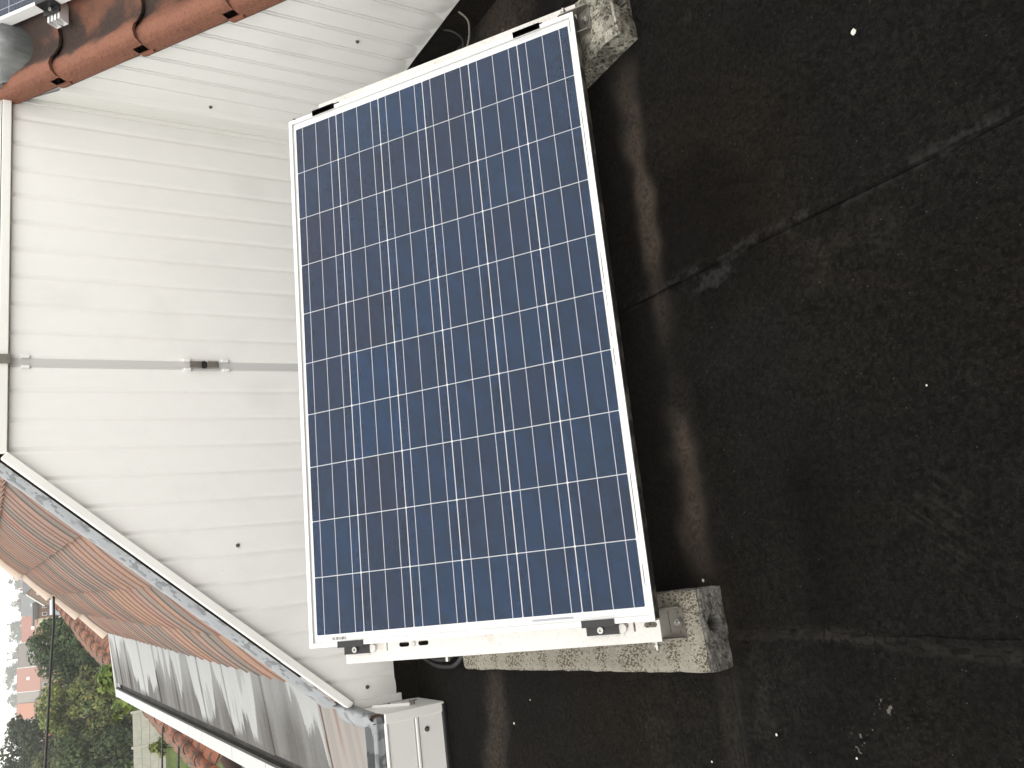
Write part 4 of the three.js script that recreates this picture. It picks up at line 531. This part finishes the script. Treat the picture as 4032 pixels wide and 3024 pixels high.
[[-0.3, 'utility pole with a cross arm above the boundary of the pale grey and red roofs'], [-6.05, 'first of two thin poles above the brown roof, nearer the first red roof'], [-7.3, 'second of two thin poles above the brown roof, nearer the second red roof']].forEach(([x0, label], i) => { const x = x0 * 1.6, b = gy(x, -330); const t = thing('utility_pole', label, 'pole', [x, b, -330]); part(t, 'shaft', bar([0, -0.3, 0], [0, 1.5 - 3.3 * 1.6 - b, 0], 0.2, 0.15), poleM); part(t, 'cross_arm', box(i ? 0.8 : 1.4, 0.2, 0.2, 0, 1.5 - 3.5 * 1.6 - b, 0, 0.02), poleM); });

/* ---------- the row of far houses ---------- */
const ridgeDark = M([0.09, 0.085, 0.08], 0.9);
function farHouse(label, x0, x1, ridgeY, eaveY, z, roofC, wallC, o = {}) {
  const fs = o.near ? 1 : 1.6; x0 *= fs; x1 *= fs; z *= fs; ridgeY = 1.5 + (ridgeY - 1.5) * fs; eaveY = 1.5 + (eaveY - 1.5) * fs;
  const w = x1 - x0, b = gy((x0 + x1) / 2, z), t = thing('house', label, 'house', [(x0 + x1) / 2, b, z]), dep = o.dep || 6.5, ry = ridgeY - b, ey = eaveY - b;
  const rm = M(roofC, 0.85, { map: roofGrain });
  part(t, 'wall', at(extr(poly([[-dep, -1], [dep, -1], [dep, ey], [0, ry - 0.12], [-dep, ey]]), w - 0.08), -w / 2 + 0.04, 0, 0, 0, Math.PI / 2), M(wallC, 0.9));
  const rows = 9, ang = Math.atan2(ry - ey, dep), L = Math.hypot(dep + 0.25, (ry - ey) * (dep + 0.25) / dep);
  const rf = part(t, 'roof', merge([...Array(rows)].map((_, r) => box(w, 0.09, L / rows + 0.08, 0, ry - Math.sin(ang) * L * (r + 0.5) / rows + 0.06, Math.cos(ang) * L * (r + 0.5) / rows, 0, ang + 0.02)).concat([box(w, 0.1, L, 0, ry - Math.sin(ang) * L / 2 + 0.03, -Math.cos(ang) * L / 2, 0, -ang), box(w, 0.14, 0.3, 0, ry + 0.05, 0, 0.03)])), rm);
  if (o.sky !== undefined) { const s = o.sky, sx = o.sx || 0; part(rf, 'skylight', box(0.95, 0.14, 1.15, sx, ry - Math.sin(ang) * L * s + 0.16, Math.cos(ang) * L * s, 0.02, ang), M([0.75, 0.75, 0.74], 0.4)); }
  if (o.chim !== undefined) part(rf, 'chimney', [box(0.7, 1.1, 0.7, o.chim, ry + 0.2, -0.3, 0.02), box(0.8, 0.12, 0.8, o.chim, ry + 0.78, -0.3, 0.02)], M([0.2, 0.1, 0.075], 0.9));
  if (o.white) part(t, 'party_wall', box(0.22, 0.35, L, o.white * w / 2, ry - Math.sin(ang) * L / 2 + 0.2, Math.cos(ang) * L / 2, 0.02, ang), M([0.7, 0.69, 0.66], 0.7));
  for (const k of [-0.27, 0.27]) { const wf = part(t, 'window', box(1.15, 1.4, 0.1, k * w, ey - 1.6, dep + 0.02, 0.02), M([0.75, 0.75, 0.73], 0.5)); part(wf, 'pane', box(0.95, 1.2, 0.06, k * w, ey - 1.6, dep + 0.06, 0), M([0.03, 0.035, 0.04], 0.1)); }
  part(t, 'door', box(1.0, 2.1, 0.1, 0, 1.05, dep + 0.03, 0.02), M([0.15, 0.1, 0.07], 0.6));
}
const roofGrain = tex(128, 128, (u, v) => { const k = 0.78 + 0.4 * fbm(u * 12, v * 12, 991, 3, 12); return [k, k, k]; });
farHouse('far house with a very dark slate roof, next to the pink tile edge', 5.2, 9.6, -4.5, -8.2, -200, [0.07, 0.075, 0.085], [0.3, 0.2, 0.16], { chim: -1.9 });
farHouse('far house with a pale grey slate roof and a small white skylight', 0.85, 5.1, -4.2, -8.0, -200, [0.15, 0.16, 0.17], [0.3, 0.17, 0.13], { sky: 0.5, sx: -0.1, chim: 1.8 });
farHouse('far house with the first red tile roof, between the pale grey and brown roofs', -4.2, 0.78, -4.3, -8.0, -200, [0.34, 0.12, 0.09], [0.3, 0.17, 0.13], { sky: 0.5, sx: 0.2 });
farHouse('far house with a dull brown roof below the two thin poles', -9.0, -4.3, -3.7, -7.2, -200, [0.15, 0.125, 0.115], [0.28, 0.18, 0.15], { sky: 0.55, sx: 0.8, chim: 2.0, white: -1 });
farHouse('far house with the second red tile roof, between two white party walls', -13.6, -9.15, -3.5, -7.2, -200, [0.36, 0.15, 0.11], [0.3, 0.17, 0.13], { sky: 0.5, sx: 0.4, white: -1 });
farHouse('far house with a narrow weathered grey roof beyond the second red roof', -15.6, -13.75, -3.55, -7.0, -200, [0.24, 0.21, 0.19], [0.3, 0.2, 0.16]);
farHouse('far house with a small orange roof, last of the row before the dark tree', -18.6, -15.7, -3.6, -6.4, -200, [0.42, 0.16, 0.09], [0.3, 0.17, 0.13], { chim: -0.6 });
farHouse('orange roofed house glimpsed through a gap between the garden trees', -10.6, -7.9, -2.2, -3.4, -76, [0.45, 0.2, 0.1], [0.4, 0.3, 0.24], { dep: 2, near: 1 });
farHouse('orange roof peeping out at the corner of the photo below the olive tree', -32, -25.5, -4.4, -7.0, -190, [0.45, 0.16, 0.11], [0.3, 0.2, 0.15]);
{
  const t = thing('brick_house', 'brown brick house front with white windows and a cream side annex, beside the cable end', 'house', [0.95, gy(0, -112), -112]); const b = -gy(0, -112);
  const bm = M([1, 1, 1], 0.9, { map: tex(256, 256, (u, v) => { const r = Math.floor(v * 32), x = u * 16 + (r % 2) * 0.5, mort = (v * 32 % 1 < 0.16 || x % 1 < 0.08) ? 1 : 0, k = 0.7 + 0.6 * hsh(Math.floor(x), r, 995); return mort ? [0.26, 0.23, 0.2] : [0.17 * k, 0.075 * k, 0.05 * k]; }) });
  part(t, 'wall', box(1.75, b - 3.05, 3, 0, (b - 3.05) / 2, -1.5, 0), bm); part(t, 'cornice', box(1.95, 0.35, 0.3, 0, b - 3.15, 0.05, 0.03), ridgeDark);
  for (const [x, y] of [[-0.45, b - 4.0], [0.4, b - 4.0], [-0.45, b - 4.75], [0.4, b - 4.75]]) { const w = part(t, 'window', box(0.36, 0.5, 0.08, x, y, 0.03, 0.01), M([0.72, 0.72, 0.7], 0.5)); part(w, 'pane', box(0.26, 0.4, 0.06, x, y, 0.06, 0), M([0.04, 0.045, 0.05], 0.15)); }
  part(t, 'annex', box(1.0, b - 3.35, 3, -1.4, (b - 3.35) / 2, -1.7, 0), M([0.62, 0.56, 0.4], 0.8)); const w2 = part(t, 'window', box(0.5, 0.42, 0.08, -1.35, b - 3.95, -0.17, 0.01), M([0.75, 0.75, 0.72], 0.5)); for (const k of [-0.12, 0.12]) part(w2, 'pane', box(0.19, 0.34, 0.06, -1.35 + k, b - 3.95, -0.13, 0), M([0.05, 0.055, 0.06], 0.15));
  part(t, 'roof', box(2.6, 0.16, 3.4, -0.35, b - 2.92, -1.8, 0.02), ridgeDark);
  const g = thing('gable_house', 'house end with a white sloping verge board above the brick house', 'house', [2.35, gy(2, -111), -111]), e = -gy(2, -111);
  part(g, 'wall', at(extr(poly([[-0.95, 0], [1.2, 0], [1.2, e - 2.6], [0.5, e - 2.2], [-0.95, e - 3.9]]), 2), 0, 0, -2), M([0.26, 0.17, 0.13], 0.9)); part(g, 'verge_board', bar([-1.0, e - 3.95, 0.06], [0.5, e - 2.12, 0.06], 0.07), whiteTrim); part(g, 'roof', quads([[[0.5, e - 2.1, 0.1], [2.4, e - 3.6, 0.1], [2.4, e - 3.6, -2], [0.5, e - 2.1, -2]], [[0.5, e - 2.1, 0.0], [-1.05, e - 4, 0.0], [-1.05, e - 4, -2], [0.5, e - 2.1, -2]]]), M([0.1, 0.1, 0.105], 0.9));
  part(g, 'window', box(0.4, 0.5, 0.08, 0.5, e - 3.4, 0.02, 0.02), M([0.6, 0.6, 0.6], 0.5));
}
{ const s = solo('metal_hood', 'small blue grey sheet metal hood at the far end of the outbuilding ridge', 'roof vent', [at(extr(poly([[-0.2, 0], [0.2, 0], [0.12, 0.25], [-0.12, 0.25]]), 0.4), 0, 0, 0), box(0.3, 0.03, 0.5, 0, 0.26, 0.2, 0.01)], M([0.42, 0.48, 0.55], 0.5), [0.2, 0.15, -20]); part(s, 'post', bar([0, -6, 0.2], [0, 0.02, 0.2], 0.12), ridgeDark); }

scene.traverse((o) => { if (o.isMesh) { o.castShadow = true; o.receiveShadow = true; } });
renderer.render(scene, camera);
